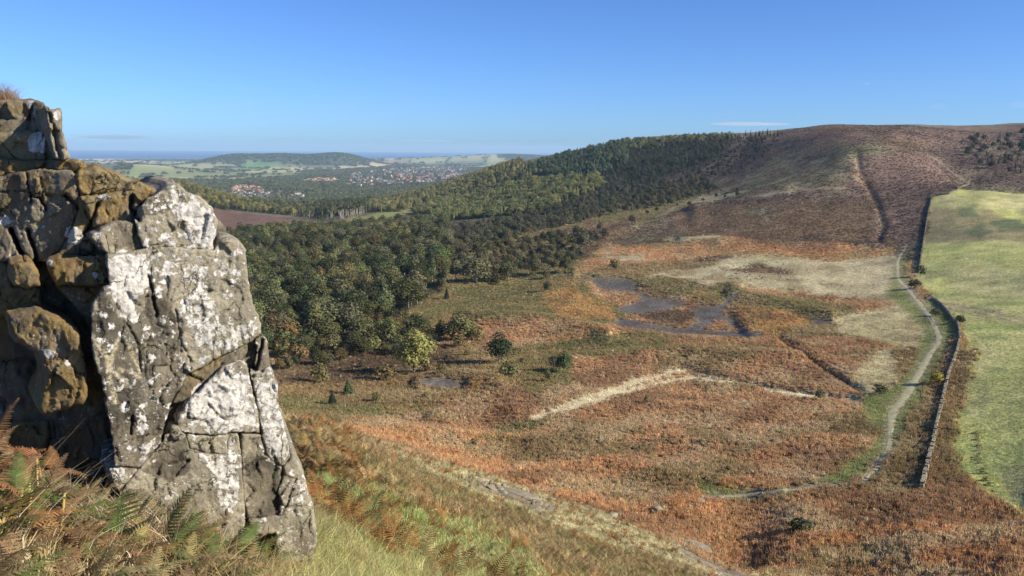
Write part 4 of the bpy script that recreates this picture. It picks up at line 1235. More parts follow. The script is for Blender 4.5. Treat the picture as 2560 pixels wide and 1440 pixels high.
# scattering with geometry nodes: one object, uncountable growth
def scatter(name, pos_, rot, scl, col, idx, sources, label=None, cat=None):
    me = bpy.data.meshes.new(name)
    me.vertices.add(len(pos_))
    me.vertices.foreach_set('co', np.asarray(pos_, np.float32).ravel())
    a = me.attributes.new('rot', 'FLOAT_VECTOR', 'POINT'); a.data.foreach_set('vector', np.asarray(rot, np.float32).ravel())
    a = me.attributes.new('scl', 'FLOAT_VECTOR', 'POINT'); a.data.foreach_set('vector', np.asarray(scl, np.float32).ravel())
    a = me.attributes.new('pick', 'INT', 'POINT'); a.data.foreach_set('value', np.asarray(idx, np.int32).ravel())
    set_col(me, 'Col', col)
    o = obj(name, me)
    cl = bpy.data.collections.new(name + "_sources")
    for k, sm_ in enumerate(sources):
        so = bpy.data.objects.new("%s_source_%02d" % (name, k), sm_)
        cl.objects.link(so)
    ng = bpy.data.node_groups.new(name + "_scatter", 'GeometryNodeTree')
    ng.interface.new_socket("Geometry", in_out='INPUT', socket_type='NodeSocketGeometry')
    ng.interface.new_socket("Geometry", in_out='OUTPUT', socket_type='NodeSocketGeometry')
    gi, go = ng.nodes.new("NodeGroupInput"), ng.nodes.new("NodeGroupOutput")
    ip = ng.nodes.new("GeometryNodeInstanceOnPoints")
    ci = ng.nodes.new("GeometryNodeCollectionInfo")
    ci.inputs[0].default_value = cl
    ci.inputs['Separate Children'].default_value = True
    ci.inputs['Reset Children'].default_value = True
    def na(nm, dt):
        n = ng.nodes.new("GeometryNodeInputNamedAttribute"); n.data_type = dt; n.inputs[0].default_value = nm
        return n.outputs[0]
    er = ng.nodes.new("FunctionNodeEulerToRotation")
    ng.links.new(na('rot', 'FLOAT_VECTOR'), er.inputs[0])
    ng.links.new(gi.outputs[0], ip.inputs['Points'])
    ng.links.new(ci.outputs[0], ip.inputs['Instance'])
    ip.inputs['Pick Instance'].default_value = True
    ng.links.new(na('pick', 'INT'), ip.inputs['Instance Index'])
    ng.links.new(er.outputs[0], ip.inputs['Rotation'])
    ng.links.new(na('scl', 'FLOAT_VECTOR'), ip.inputs['Scale'])
    ng.links.new(ip.outputs[0], go.inputs[0])
    md = o.modifiers.new("scatter", 'NODES')
    md.node_group = ng
    return tag(o, label, cat, kind='stuff')

# ------------------------------------------------------------------ single trees and bushes surveyed one by one
def hue(base, j=.18, g=(.84, .87, .82)):
    k = random.uniform(1 - j, 1 + j)
    return tuple(max(.004, c * k * q * random.uniform(.92, 1.08)) for c, q in zip(base, g))
OLIVE, DKGREEN, YGREEN, GREYG, BROWNG, ORANGE, SPRUCE = (.115,.112,.045), (.055,.066,.030), (.16,.165,.05), (.13,.12,.072), (.15,.115,.065), (.20,.10,.04), (.030,.048,.028)
LONE = [ # px, py of base, height px, width px, kind, name, colour, label
 (1035,934,118,112,'broadleaf','broadleaf_tree',(0.257,0.257,0.081),'pale yellow-green tree with feathery crown standing among brown bracken'),
 (1247,910,84,84,'broadleaf','evergreen_tree',(0.041,0.057,0.027),'dark rounded evergreen casting a shadow on the bracken'),
 (1410,932,56,58,'broadleaf','broadleaf_tree',(0.081,0.115,0.047),'round blue-green tree standing alone right of the dark evergreen'),
 (801,958,54,58,'bush','bush',(0.162,0.149,0.061),'broad olive bush by the crag edge above the brown slope'),
 (962,952,46,70,'bush','bush',(0.149,0.115,0.047),'wide bush with russet tips left of the pale feathery tree'),
 (871,986,42,34,'dark_conifer','conifer_tree',(0.074,0.101,0.046),'small dark green conifer in bracken, the upper of two'),
 (831,1013,36,30,'dark_conifer','conifer_tree',(0.030,0.041,0.022),'small blackish conifer in bracken, the lower of two'),
 (1066,931,32,50,'bush','bush',(0.155,0.115,0.065),'low brown bush at the foot of the pale feathery tree'),
 (1104,934,28,34,'bush','bush',(0.135,0.115,0.054),'little olive bush between the feathery tree and the evergreen'),
 (1147,854,78,100,'broadleaf','broadleaf_tree',(0.155,0.155,0.061),'big olive willow-like tree on the bracken bank'),
 (1192,852,38,44,'bush','bush',(0.182,0.176,0.068),'yellowish bush against the right side of the willow-like tree'),
 (1050,846,58,80,'broadleaf','broadleaf_tree',(0.074,0.081,0.035),'dark spreading tree just left of the big willow-like tree'),
 (837,886,48,56,'bush','bush',(0.162,0.155,0.065),'rounded olive bush in front of the dark thicket'),
 (906,862,80,78,'broadleaf','broadleaf_tree',(0.128,0.128,0.054),'bushy grey-green tree in the middle of the thicket'),
 (975,862,72,52,'tall','broadleaf_tree',(0.149,0.155,0.061),'upright green tree at the right end of the thicket'),
 (818,852,62,76,'broadleaf','broadleaf_tree',(0.115,0.119,0.047),'broad tree with pale top in the thicket by the wood'),
 (760,892,56,64,'broadleaf','broadleaf_tree',(0.081,0.086,0.038),'dark tree at the thicket left of the rounded olive bush'),
 (722,862,62,46,'tall','broadleaf_tree',(0.203,0.128,0.054),'tree with orange-brown autumn top nearest the crag'),
 (726,820,50,44,'tall','broadleaf_tree',(0.142,0.149,0.061),'paired young tree rising above the clearing, taller one'),
 (752,808,28,26,'bush','bush',(0.135,0.135,0.057),'paired young tree rising above the clearing, shorter one'),
 (766,822,22,34,'bush','bush',(0.257,0.101,0.047),'reddish autumn bush in the clearing beside two young trees'),
 (1117,748,32,20,'dark_conifer','conifer_tree',(0.027,0.038,0.022),'small dark narrow conifer on the bracken bank edge'),
 (1366,729,28,27,'bush','bush',(0.061,0.074,0.035),'dark bush on the bracken bank left of the shale hollow'),
 (1366,697,24,26,'bush','bush',(0.135,0.121,0.061),'little grey-green bush on the bank crest above a dark bush'),
 (1272,942,40,64,'bush','bush',(0.135,0.142,0.061),'low spreading bush just below the dark rounded evergreen'),
 (1369,955,36,27,'tall','broadleaf_tree',(0.121,0.135,0.061),'slim sapling left below the round blue-green tree'),
 (1191,706,64,80,'tall','broadleaf_tree',(0.155,0.149,0.074),'birch-like tree with pale branching trunk on the wood edge'),
 (1140,700,52,48,'tall','broadleaf_tree',(0.135,0.135,0.068),'slender pale-trunked tree left of the birch-like tree'),
 (1270,700,50,70,'broadleaf','broadleaf_tree',(0.108,0.105,0.047),'spreading olive tree right of the birch-like tree'),
 (1340,690,46,58,'broadleaf','broadleaf_tree',(0.115,0.108,0.051),'rounded tree on the bank crest at the wood corner'),
 (1415,680,40,52,'broadleaf','broadleaf_tree',(0.095,0.095,0.045),'dark round tree at the end of the bank crest'),
 (1537,675,28,38,'bush','bush',(0.135,0.115,0.061),'lone brown-green bush on the moor above the shale hollow'),
 (1484,604,32,44,'bush','bush',(0.101,0.097,0.061),'round grey bush beside the pale-trunked scrub tree'),
 (1512,596,28,34,'bush','bush',(0.115,0.095,0.061),'round brown bush at the top end of the scrub'),
 (1453,624,52,66,'tall','broadleaf_tree',(0.101,0.101,0.057),'pale-trunked scrub tree leaning over brown bracken'),
 (1580,559,24,24,'bush','bush',(0.074,0.061,0.043),'lone dark round bush on the brown moor slope'),
 (1843,490,12,14,'bush','bush',(0.041,0.047,0.030),'tiny dark bush on the upper moor slope'),
 (1186,1115,22,26,'bush','bush',(0.189,0.155,0.081),'small grey bush alone in the orange bracken'),
 (1615,1012,26,13,'tall','broadleaf_tree',(0.121,0.128,0.061),'slim green sapling by the pale grass track'),
 (1752,1110,14,14,'bush','bush',(0.074,0.101,0.041),'tiny green bush in the middle of the bracken field'),
 (1820,1182,20,18,'bush','bush',(0.061,0.081,0.038),'dark green sapling bush low in the bracken field'),
 (1798,1190,16,14,'bush','bush',(0.095,0.081,0.041),'brownish sapling bush just left of the dark green one'),
 (2050,1000,30,34,'bush','bush',(0.162,0.162,0.081),'grey-green bush on the bank of the stream cutting'),
 (2340,962,36,44,'bush','bush',(0.297,0.257,0.047),'yellow-green gorse bush between path and stone wall'),
 (2400,808,22,32,'bush','bush',(0.041,0.043,0.027),'dark bush growing out of the stone wall bend'),
 (2286,722,26,42,'bush','bush',(0.074,0.081,0.047),'dark shrub in the gap of the stone wall'),
 (2302,690,30,26,'bush','bush',(0.054,0.061,0.038),'blackish thorn shrub at the broken wall end'),
 (2338,790,20,34,'bush','bush',(0.081,0.095,0.043),'green shrub below the wall gate'),
 (2000,1330,36,80,'bush','bush',(0.041,0.054,0.024),'low blackish-green bramble clump in the lower bracken'),
 (2200,985,26,50,'bush','bush',(0.074,0.078,0.041),'dark rush clump beside the grassy path fork'),
]
for k, (px, py, hp, wp, kind, nm, colr, lab) in enumerate(LONE):
    p = ground_at(px, py, 66)
    dep = project(p[0], p[1], p[2])[2]
    h = hp * float(dep) / FPX
    base_w = {'broadleaf': 9.5 / 11, 'tall': 7.5 / 13, 'bush': 4.6 / 4, 'dark_conifer': 6.2 / 8}[kind]
    place_tree(nm, kind, k, p[0], p[1], h, colr, lab, 'bush' if nm == 'bush' else 'tree', None, (wp / hp) / base_w)
LONE_PX = np.array([(l[0], l[1]) for l in LONE])

# ------------------------------------------------------------------ woods
def grow(polys, rmin, rmax, spacing, jitter=.42, seed=0, keep=1.0, need_vis=True):
    """planting points (x, y) on a jittered lattice, where their foot falls in the surveyed outline"""
    rg = np.random.default_rng(seed)
    pts = []
    for poly in polys:
        xs, ys = [], []
        for px, py in poly:
            for r in (rmin, rmax):
                q = at_r(px, py, r); xs.append(q[0]); ys.append(q[1])
        gx_, gy_ = np.meshgrid(np.arange(min(xs), max(xs), spacing), np.arange(max(rmin * .7, min(ys)), max(ys), spacing))
        gx_ = (gx_ + np.arange(gx_.shape[0])[:, None] * spacing * .37 % spacing + rg.uniform(-jitter, jitter, gx_.shape) * spacing * 1.5).ravel()
        gy_ = (gy_ + rg.uniform(-jitter, jitter, gy_.shape) * spacing * 1.5).ravel()
        r = np.hypot(gx_, gy_)
        ok = (r > rmin) & (r < rmax) & (rg.random(len(r)) < keep)
        gx_, gy_ = gx_[ok], gy_[ok]
        gz_ = ground_z(gx_, gy_)
        px, py, _ = project(gx_, gy_, gz_)
        ok = in_poly(px, py, poly)
        if need_vis:
            fi, fj = gidx(gx_, gy_)
            sl = (gz_ + 14 - HC) / np.hypot(gx_, gy_)
            ok &= sl >= _mx[np.clip(fi.astype(int), 0, NR - 1), np.clip(fj.astype(int), 0, NT - 1)] - .002
        pts.append(np.stack([gx_[ok], gy_[ok], gz_[ok]], -1))
    return np.concatenate(pts) if pts else np.zeros((0, 3))
MASS = []          # (x,y,z,h,wide,kind,var,colour) trees left over for the masses
COUNT = {}
def plant(pts, kinds, hr, cols, name, label, group, cat='tree', limit=300, wide=(.85, 1.2), skip_px=None, boost=1.0):
    px, py, dep = project(pts[:, 0], pts[:, 1], pts[:, 2])
    order = np.argsort(np.hypot(pts[:, 0], pts[:, 1]))
    vis = (px > -60) & (px < 2620) & ~((px < 520) & (py > 470))
    qx_, qr_ = np.quantile(px, [.33, .67]), np.quantile(np.hypot(pts[:, 0], pts[:, 1]), [.2, .45, .75])
    hs_ = hr[0] + (hr[1] - hr[0]) * np.array([.33, .67])
    for i in order:
        if skip_px is not None and np.min(np.hypot((LONE_PX[:, 0] - px[i]), (LONE_PX[:, 1] - py[i]) * 1.5)) < skip_px:
            continue
        kd = random.choice(kinds)
        h = random.uniform(*hr)
        c = tuple(boost * q for q in hue(random.choice(cols), .42))
        wd = random.uniform(*wide)
        var = random.randrange(9)
        if vis[i] and COUNT.get(name, 0) < limit:
            COUNT[name] = COUNT.get(name, 0) + 1
            rel = c[0] / c[1]
            tone = ('pale ' if c[1] > .13 else 'dark ' if c[1] < .075 else '') + ('russet-tinged' if rel > 1.14 else 'blue-green' if rel < .86 else 'olive')
            lab = label.format(size=('low', 'middling', 'tall')[int((h > hs_).sum())] + ('' if wd > sum(wide) / 2 else ' narrow'), tone=tone,
                               where=('front', 'front half', 'back half', 'back')[int((math.hypot(pts[i, 0], pts[i, 1]) > qr_).sum())] + ', ' + ('left', 'middle', 'right')[int((px[i] > qx_).sum())])
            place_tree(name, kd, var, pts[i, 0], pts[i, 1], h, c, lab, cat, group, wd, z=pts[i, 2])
        else:
            MASS.append((*pts[i], h, wd, kd, var, c))
plant(grow([WOODS['valley']], 280, 960, 9.6, seed=1), ['broadleaf', 'broadleaf', 'broadleaf', 'tall'], (7, 16), [OLIVE, DKGREEN, (.10,.108,.048), GREYG, (.165,.16,.065), (.18,.14,.065), (.12,.14,.06), (.14,.14,.07)],
      'broadleaf_tree', '{size} {tone} round-crowned tree in the dense valley wood, {where}', 'trees of the dense valley wood', limit=280, skip_px=26, wide=(.95, 1.45))
plant(grow([[(1050,690),(1130,610),(1330,600),(1500,575),(1520,600),(1440,650),(1400,690),(1200,720),(1090,720)]], 300, 800, 8.8, seed=2, keep=.8), ['bush', 'bush', 'broadleaf'], (4, 8), [GREYG, OLIVE, BROWNG, (.10,.095,.058)],
      'bush', '{size} {tone} round bush on the scrubby slope beside the wood, {where}', 'bushes on the scrubby slope', 'bush', 170, skip_px=24)
plant(grow([[(690,880),(715,800),(860,790),(1000,795),(1070,825),(1200,835),(1205,862),(1010,892),(860,905),(700,935)]], 200, 420, 6.4, seed=18, keep=.9), ['broadleaf', 'bush', 'bush'], (3.5, 8.5), [OLIVE, (.15,.145,.06), GREYG, (.085,.095,.042), (.17,.12,.055)],
      'thicket_bush', '{size} {tone} bush of the thicket below the wood, {where}', 'bushes of the thicket below the wood', 'bush', 200, skip_px=18)
plant(grow([[(690,960),(800,900),(1000,885),(1200,880),(1300,900),(1380,960),(1280,1000),(1000,1010),(750,1040)]], 150, 320, 17, seed=19, keep=.5), ['bush'], (1.2, 3), [OLIVE, GREYG, BROWNG],
      'scrub_bush', '{size} {tone} scrub bush in the bracken below the thicket, {where}', 'scrub bushes below the thicket', 'bush', 60, skip_px=30)
plant(grow([WOODS['young']], 480, 1150, 8, seed=3), ['broadleaf', 'bush', 'spruce'], (4.5, 8), [(.10,.10,.06), (.085,.092,.056), (.12,.10,.066)],
      'young_tree', '{size} {tone} young tree in the belt along the hill foot, {where}', 'young trees along the hill foot', limit=280)
plant(grow([WOODS['plantation']], 800, 1700, 7.0, seed=4), ['spruce', 'spruce', 'broadleaf'], (7, 12), [(.15,.15,.058), (.125,.13,.054), (.085,.10,.046), (.17,.16,.065)],
      'spruce_tree', '{size} {tone} pointed conifer of the plantation below the hill, {where}', 'conifers of the plantation', limit=290, wide=(1.4, 2.1), boost=1.5)
plant(grow([WOODS['crest']], 1000, 1800, 7.6, seed=5), ['spruce', 'spruce', 'tall'], (8, 13), [(.085,.12,.070), (.09,.11,.062), (.115,.135,.07), (.06,.08,.05)],
      'fir_tree', '{size} {tone} conifer of the block on the hill crest, {where}', 'conifers on the hill crest', limit=250, wide=(1.4, 2.1), boost=1.25)
plant(grow([WOODS['mixedwood']], 1000, 2500, 11.5, seed=6), ['broadleaf', 'tall', 'broadleaf', 'spruce'], (11, 16), [(.20,.18,.068), (.17,.15,.062), (.085,.095,.046), (.22,.185,.08), (.14,.14,.06)],
      'hillside_tree', '{size} {tone} tree of the mixed wood descending the hill, {where}', 'trees of the mixed hillside wood', limit=260, boost=1.4)
plant(grow([[(1560,352),(1830,338),(1835,350),(1700,362),(1575,376)]], 1050, 1600, 8, seed=17), ['spruce', 'broadleaf', 'broadleaf'], (5, 8.5), [(.19,.18,.08), (.15,.155,.075), (.11,.125,.065)],  # yellowish colours paint the sunlit top of the scarp wood
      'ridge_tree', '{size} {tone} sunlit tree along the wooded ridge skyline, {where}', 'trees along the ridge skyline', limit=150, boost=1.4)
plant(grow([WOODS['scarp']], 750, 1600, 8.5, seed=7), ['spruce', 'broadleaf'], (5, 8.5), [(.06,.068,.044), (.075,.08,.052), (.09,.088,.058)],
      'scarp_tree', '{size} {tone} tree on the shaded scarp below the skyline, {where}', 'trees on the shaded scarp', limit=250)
plant(grow([[(1830,348),(1950,350),(1920,390),(1820,440),(1700,450),(1700,420)]], 750, 1400, 9.5, seed=27, keep=.8), ['bush', 'broadleaf'], (2.5, 5.5), [(.06,.062,.045), (.075,.07,.052), (.085,.072,.055)],  # scrub edge of the wood; its dark tone also stands in for shade
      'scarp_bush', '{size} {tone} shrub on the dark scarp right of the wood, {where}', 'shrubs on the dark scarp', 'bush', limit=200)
plant(grow([WOODS['spur']], 900, 2300, 11, seed=8), ['broadleaf', 'tall', 'broadleaf'], (11, 15), [(.22,.19,.068), (.18,.16,.06), (.10,.105,.048)],
      'spur_tree', '{size} {tone} tree on the wooded spur behind the crag, {where}', 'trees on the wooded spur', limit=200, boost=1.35)
plant(grow([WOODS['belt']], 1150, 2300, 12, seed=9), ['pine', 'broadleaf', 'spruce', 'pine'], (12, 18), [(.075,.09,.046), (.20,.18,.075), (.12,.125,.056)],
      'belt_tree', '{size} {tone} tree in the belt beyond the ploughed field, {where}', 'trees of the belt beyond the ploughed field', limit=200)
plant(grow([[(800,520),(905,495),(930,515),(900,545),(820,552)]], 1000, 1900, 13, seed=10), ['pine'], (16, 22), [(.09,.105,.05), (.13,.13,.06)],
      'pine_tree', '{size} {tone} pine with bare pale trunk at the wood end, {where}', 'pines with bare trunks', limit=80)
plant(grow([[(2395,355),(2560,330),(2720,330),(2720,470),(2560,440),(2480,430),(2420,400)]], 750, 1400, 13, seed=12, keep=.7), ['broadleaf', 'bush', 'spruce'], (5, 9), [(.085,.085,.062), (.10,.088,.07), (.07,.076,.058)],
      'moor_tree', '{size} {tone} tree on the moor scarp above the green field, {where}', 'trees on the moor scarp', limit=160)
plant(grow([[(1830,346),(1900,336),(1960,335),(1950,346),(1850,352)]], 1100, 1500, 9, seed=13, keep=.6), ['spruce'], (6, 11), [(.045,.055,.035)],
      'skyline_conifer', '{size} {tone} conifer standing on the moor skyline, {where}', 'conifers on the skyline', limit=60)
plant(grow([[(1560,440),(1900,420),(1980,440),(1800,500),(1620,540)]], 600, 1200, 22, seed=14, keep=.5), ['bush', 'broadleaf'], (2.5, 4.5), [(.05,.045,.032), (.06,.05,.038)],
      'moor_bush', '{size} {tone} bush dotted over the moor slope, {where}', 'bushes dotted over the moor slope', 'bush', limit=60)
# far plain: woods, hedges and garden trees, one mass
fw = FARWOOD & GVIS & (np.abs(TH) < TH_IN)
ii, jj = np.nonzero(fw & (RR > 2300) & (RR < 13500))
rg = np.random.default_rng(20)
area = RR[ii, jj] * (th[1] - th[0] if False else (2 * TH_IN / 799)) * np.gradient(rr)[ii]
wgt = area * np.where(treeband[ii, jj], 1.0, .75) / np.maximum(RR[ii, jj], 2300) ** 1.1
pick = rg.choice(len(ii), size=min(26000, len(ii) * 3), p=wgt / wgt.sum())
t_ = TH[ii[pick], jj[pick]] + rg.uniform(-.5, .5, len(pick)) * (2 * TH_IN / 799)
r_ = RR[ii[pick], jj[pick]] + rg.uniform(-.5, .5, len(pick)) * np.gradient(rr)[ii[pick]]
fx2, fy2 = r_ * np.sin(t_), r_ * np.cos(t_)
fz2 = ground_z(fx2, fy2)
kinds_i = {}
src_meshes = []
for kd in TREES:
    for v, (cm, ci, tm, h0) in enumerate(TREES[kd]):
        kinds_i[(kd, v)] = (len(src_meshes), h0)
        src_meshes.append(ci)
P, Rr, S, Cc, Ix = [], [], [], [], []
for x, y, z, h, wd, kd, var, c in MASS:
    i_, h0 = kinds_i[(kd, var % len(TREES[kd]))]
    P.append((x, y, z)); Rr.append((0, 0, random.uniform(0, 6.28))); s = h / h0
    S.append((s * wd, s * wd, s)); Cc.append(c); Ix.append(i_)
for k in range(len(fx2)):
    kd = ('broadleaf', 'broadleaf', 'tall', 'spruce')[random.randrange(4)]
    i_, h0 = kinds_i[(kd, random.randrange(len(TREES[kd])))]
    far_ = min(1.0, (r_[k] - 2300) / 6000)
    h = random.uniform(9, 16)
    s = h / h0
    wd = random.uniform(.9, 1.4) * (1 + 1.3 * far_)
    P.append((fx2[k], fy2[k], fz2[k])); Rr.append((0, 0, random.uniform(0, 6.28)))
    S.append((s * wd, s * wd, s)); Cc.append(hue(random.choice([(.19,.195,.088), (.15,.16,.078), (.23,.215,.105), (.10,.12,.07)]), .25)); Ix.append(i_)
scatter("distant_woods", P, Rr, S, Cc, Ix, src_meshes, 'distant woods, hedges and tree masses of the plain and hillsides', 'woods')
# ------------------------------------------------------------------ ground cover growing in its thousands
def blades_mesh(name, rg, n, h, w, spread, lean, seg=2, mat=None):
    v, f = [], []
    for k in range(n):
        a, r = rg.uniform(0, 6.28), spread * math.sqrt(rg.uniform(0, 1))
        bx, by = r * math.cos(a), r * math.sin(a)
        d = rg.uniform(0, 6.28)
        hh, ww = h * rg.uniform(.55, 1.15), w * rg.uniform(.6, 1.3)
        ln = lean * rg.uniform(.2, 1.2) * hh
        fx_d, fy_d = math.cos(d), math.sin(d)
        t = rg.uniform(0, 6.28)
        wx, wy = math.cos(t) * ww * .5, math.sin(t) * ww * .5
        o_ = len(v)
        for s in range(seg + 1):
            u = s / seg
            k_ = (1 - u) if s < seg else .06
            cx_, cy_, cz_ = bx + fx_d * ln * u * u, by + fy_d * ln * u * u, hh * (u - .28 * lean * u * u)
            v += [(cx_ - wx * k_, cy_ - wy * k_, cz_), (cx_ + wx * k_, cy_ + wy * k_, cz_)]
        for s in range(seg):
            f.append((o_ + 2 * s, o_ + 2 * s + 1, o_ + 2 * s + 3, o_ + 2 * s + 2))
    me = pymesh(name, v, f)
    me.materials.append(mat or M_COVER)
    return me
def leafy_mesh(name, rg, n, h, w, size, mat=None):
    d = rg.normal(0, 1, (n, 3)); d /= np.linalg.norm(d, axis=1, keepdims=True)
    d[:, 2] = np.abs(d[:, 2])
    C = d * np.array([w * .5, w * .5, h]) * rg.uniform(.45, 1.05, (n, 1))
    nn = d + rg.normal(0, .6, (n, 3)); nn /= np.linalg.norm(nn, axis=1, keepdims=True)
    v, q = leaf_quads(C, nn, size, rg)
    me = npmesh(name, v, quads=q)
    me.materials.append(mat or M_COVER)
    return me
def join_meshes(name, parts, mat):
    V_, F_, o_ = [], [], 0
    for me in parts:
        V_ += [tuple(x.co) for x in me.vertices]
        F_ += [tuple(i + o_ for i in p.vertices) for p in me.polygons]
        o_ = len(V_)
    me = pymesh(name, V_, F_)
    me.materials.append(mat)
    return me
def frond_points(L, pairs, droop, rg, width=.34, pinnules=0):
    """bracken frond lying along +X, arching: midrib with toothed side-leaflets"""
    v, f = [], []
    def mid(u):
        return np.array([L * u * (1 - .12 * droop * u), 0.0, L * (.10 * u - .55 * droop * u * u)])
    for k in range(pairs):
        u = .06 + .94 * k / pairs
        p, p2 = mid(u), mid(min(1, u + .03))
        ax = (p2 - p) / (np.linalg.norm(p2 - p) + 1e-9)
        l = L * width * (1 - u) ** .8 * (.55 + .45 * min(1, u * 6)) * rg.uniform(.85, 1.1) + .008
        for sgn in (-1, 1):
            out_d = np.array([.32, sgn * 1.0, rg.uniform(-.25, .12) - .25 * droop]); out_d /= np.linalg.norm(out_d)
            wd = L / pairs * .52
            if not pinnules:
                o_ = len(v)
                v += [p - ax * wd * .5, p + out_d * l * .5 - ax * wd * .55, p + out_d * l, p + out_d * l * .45 + ax * wd * .6]
                f.append((o_, o_ + 1, o_ + 2, o_ + 3))
            else:
                np_ = max(3, int(pinnules * 1.6 * l / (L * width)))
                o_ = len(v)
                for q in range(2 * np_ + 1):
                    w_ = q / (2 * np_)
                    c = p + out_d * l * w_ + np.array([0, 0, -.12 * l * w_ * w_])
                    s_ = (wd * 1.0 * (1 - w_) ** .55 + .002) * (1.0 if q % 2 else .42)
                    jz = rg.uniform(-.12, .12) * s_
                    v += [c - ax * s_ + out_d * (s_ * .35) + np.array([0, 0, jz]), c + ax * s_ + out_d * (s_ * .35) - np.array([0, 0, jz])]
                for q in range(2 * np_):
                    f.append((o_ + 2 * q, o_ + 2 * q + 1, o_ + 2 * q + 3, o_ + 2 * q + 2))
    n = 7
    o_ = len(v)
    for k in range(n):
        p = mid(k / (n - 1))
        w_ = .006 * L * 2 * (1 - .8 * k / (n - 1))
        v += [p + np.array([0, -w_, 0]), p + np.array([0, w_, .0])]
    for k in range(n - 1):
        f.append((o_ + 2 * k, o_ + 2 * k + 1, o_ + 2 * k + 3, o_ + 2 * k + 2))
    return v, f
def fern_clump(name, rg, fronds, L, h, pairs, droop, mat, pinn=0):
    V_, F_ = [], []
    for k in range(fronds):
        v, f = frond_points(L * rg.uniform(.7, 1.2), pairs, droop * rg.uniform(.6, 1.4), rg, .34, pinn)
        a, tl = rg.uniform(0, 6.28), rg.uniform(-1.25, -.35)
        M_ = np.array(Matrix.Rotation(a, 3, 'Z') @ Matrix.Rotation(tl, 3, 'Y'))
        z0 = h * rg.uniform(.15, .9)
        o_ = len(V_)
        V_ += [tuple(M_ @ np.asarray(p) + np.array([0, 0, z0])) for p in v]
        F_ += [tuple(i + o_ for i in q) for q in f]
    me = pymesh(name, V_, F_)
    me.materials.append(mat)
    return me
rg = np.random.default_rng(5)
SRC = []
def src(me):
    SRC.append(me); return len(SRC) - 1
S_BR = [src(join_meshes("bracken", [blades_mesh("b", rg, 13, 1.0, .15, .55, .22, 2), leafy_mesh("l", rg, 16, .8, 1.2, .34)], M_COVER)) for _ in range(4)]
S_GR = [src(blades_mesh("tussock", rg, 20, .42, .07, .42, .7, 2)) for _ in range(3)]
S_TU = [src(blades_mesh("turf", rg, 14, .14, .06, .5, .8, 1)) for _ in range(2)]
S_HE = [src(leafy_mesh("heath", rg, 26, .42, 1.3, .30)) for _ in range(3)]
S_NG = [src(blades_mesh("grass", rg, 34, .24, .0080, .11, 1.1, 4)) for _ in range(4)]
S_MG = [src(blades_mesh("grass_mid", rg, 24, .27, .032, .24, 1.0, 3)) for _ in range(3)]
S_NF = [src(fern_clump("fern", rg, 6, .55, .35, 13, .7, M_COVER)) for _ in range(4)]
S_ND = [src(fern_clump("fern_near", rg, 6, .5, .3, 15, 1.0, M_COVER, 5)) for _ in range(4)]
S_LI = [src(leafy_mesh("leaf_litter", rg, 30, .16, .5, .07)) for _ in range(2)]

ZV = np.array([PAL[z][2] for z in ZN])
VEG = ZV[ZID]
VEG = np.where((VEG == 'grass') & (RR < 66), 'near', VEG)
dth = np.gradient(th)[None, :] * np.ones((NR, 1))
drr = np.gradient(rr)[:, None] * np.ones((1, NT))
AREA = RR * dth * drr
inview = (np.abs(TH) < math.radians(36.5)) & blur(GVIS.astype(float), 6).astype(bool) & (RR < 1250)
inview &= ~((GPX < 330) & (GPY > 330) & (RR > 30))            # wholly behind the crag
def dens(z):
    d = np.zeros(GX.shape)
    if z == 'bracken':
        d = np.interp(RR, [66, 100, 160, 260, 420, 700, 1000], [3.6, 3.2, 2.0, 1.0, .42, .14, .06])
    elif z == 'grass':
        d = np.interp(RR, [20, 66, 100, 160, 260, 420, 700], [22, 9, 5.0, 2.6, 1.1, .42, .12])
    elif z == 'turf':
        d = np.interp(RR, [66, 100, 200, 400, 800], [4.5, 3.0, 1.1, .3, .05])
    elif z == 'heath':
        d = np.interp(RR, [66, 200, 400, 700, 1200], [2.5, 1.6, .55, .20, .07])
    elif z == 'near':
        d = np.interp(RR, [1.5, 4, 8, 14, 25, 45, 66], [260, 200, 110, 58, 30, 15, 8])
    elif z == 'nearfern':
        d = np.interp(RR, [1.5, 4, 8, 14, 25, 45, 66], [60, 45, 24, 14, 9, 6, 4])
    return d
NPTS = [0]
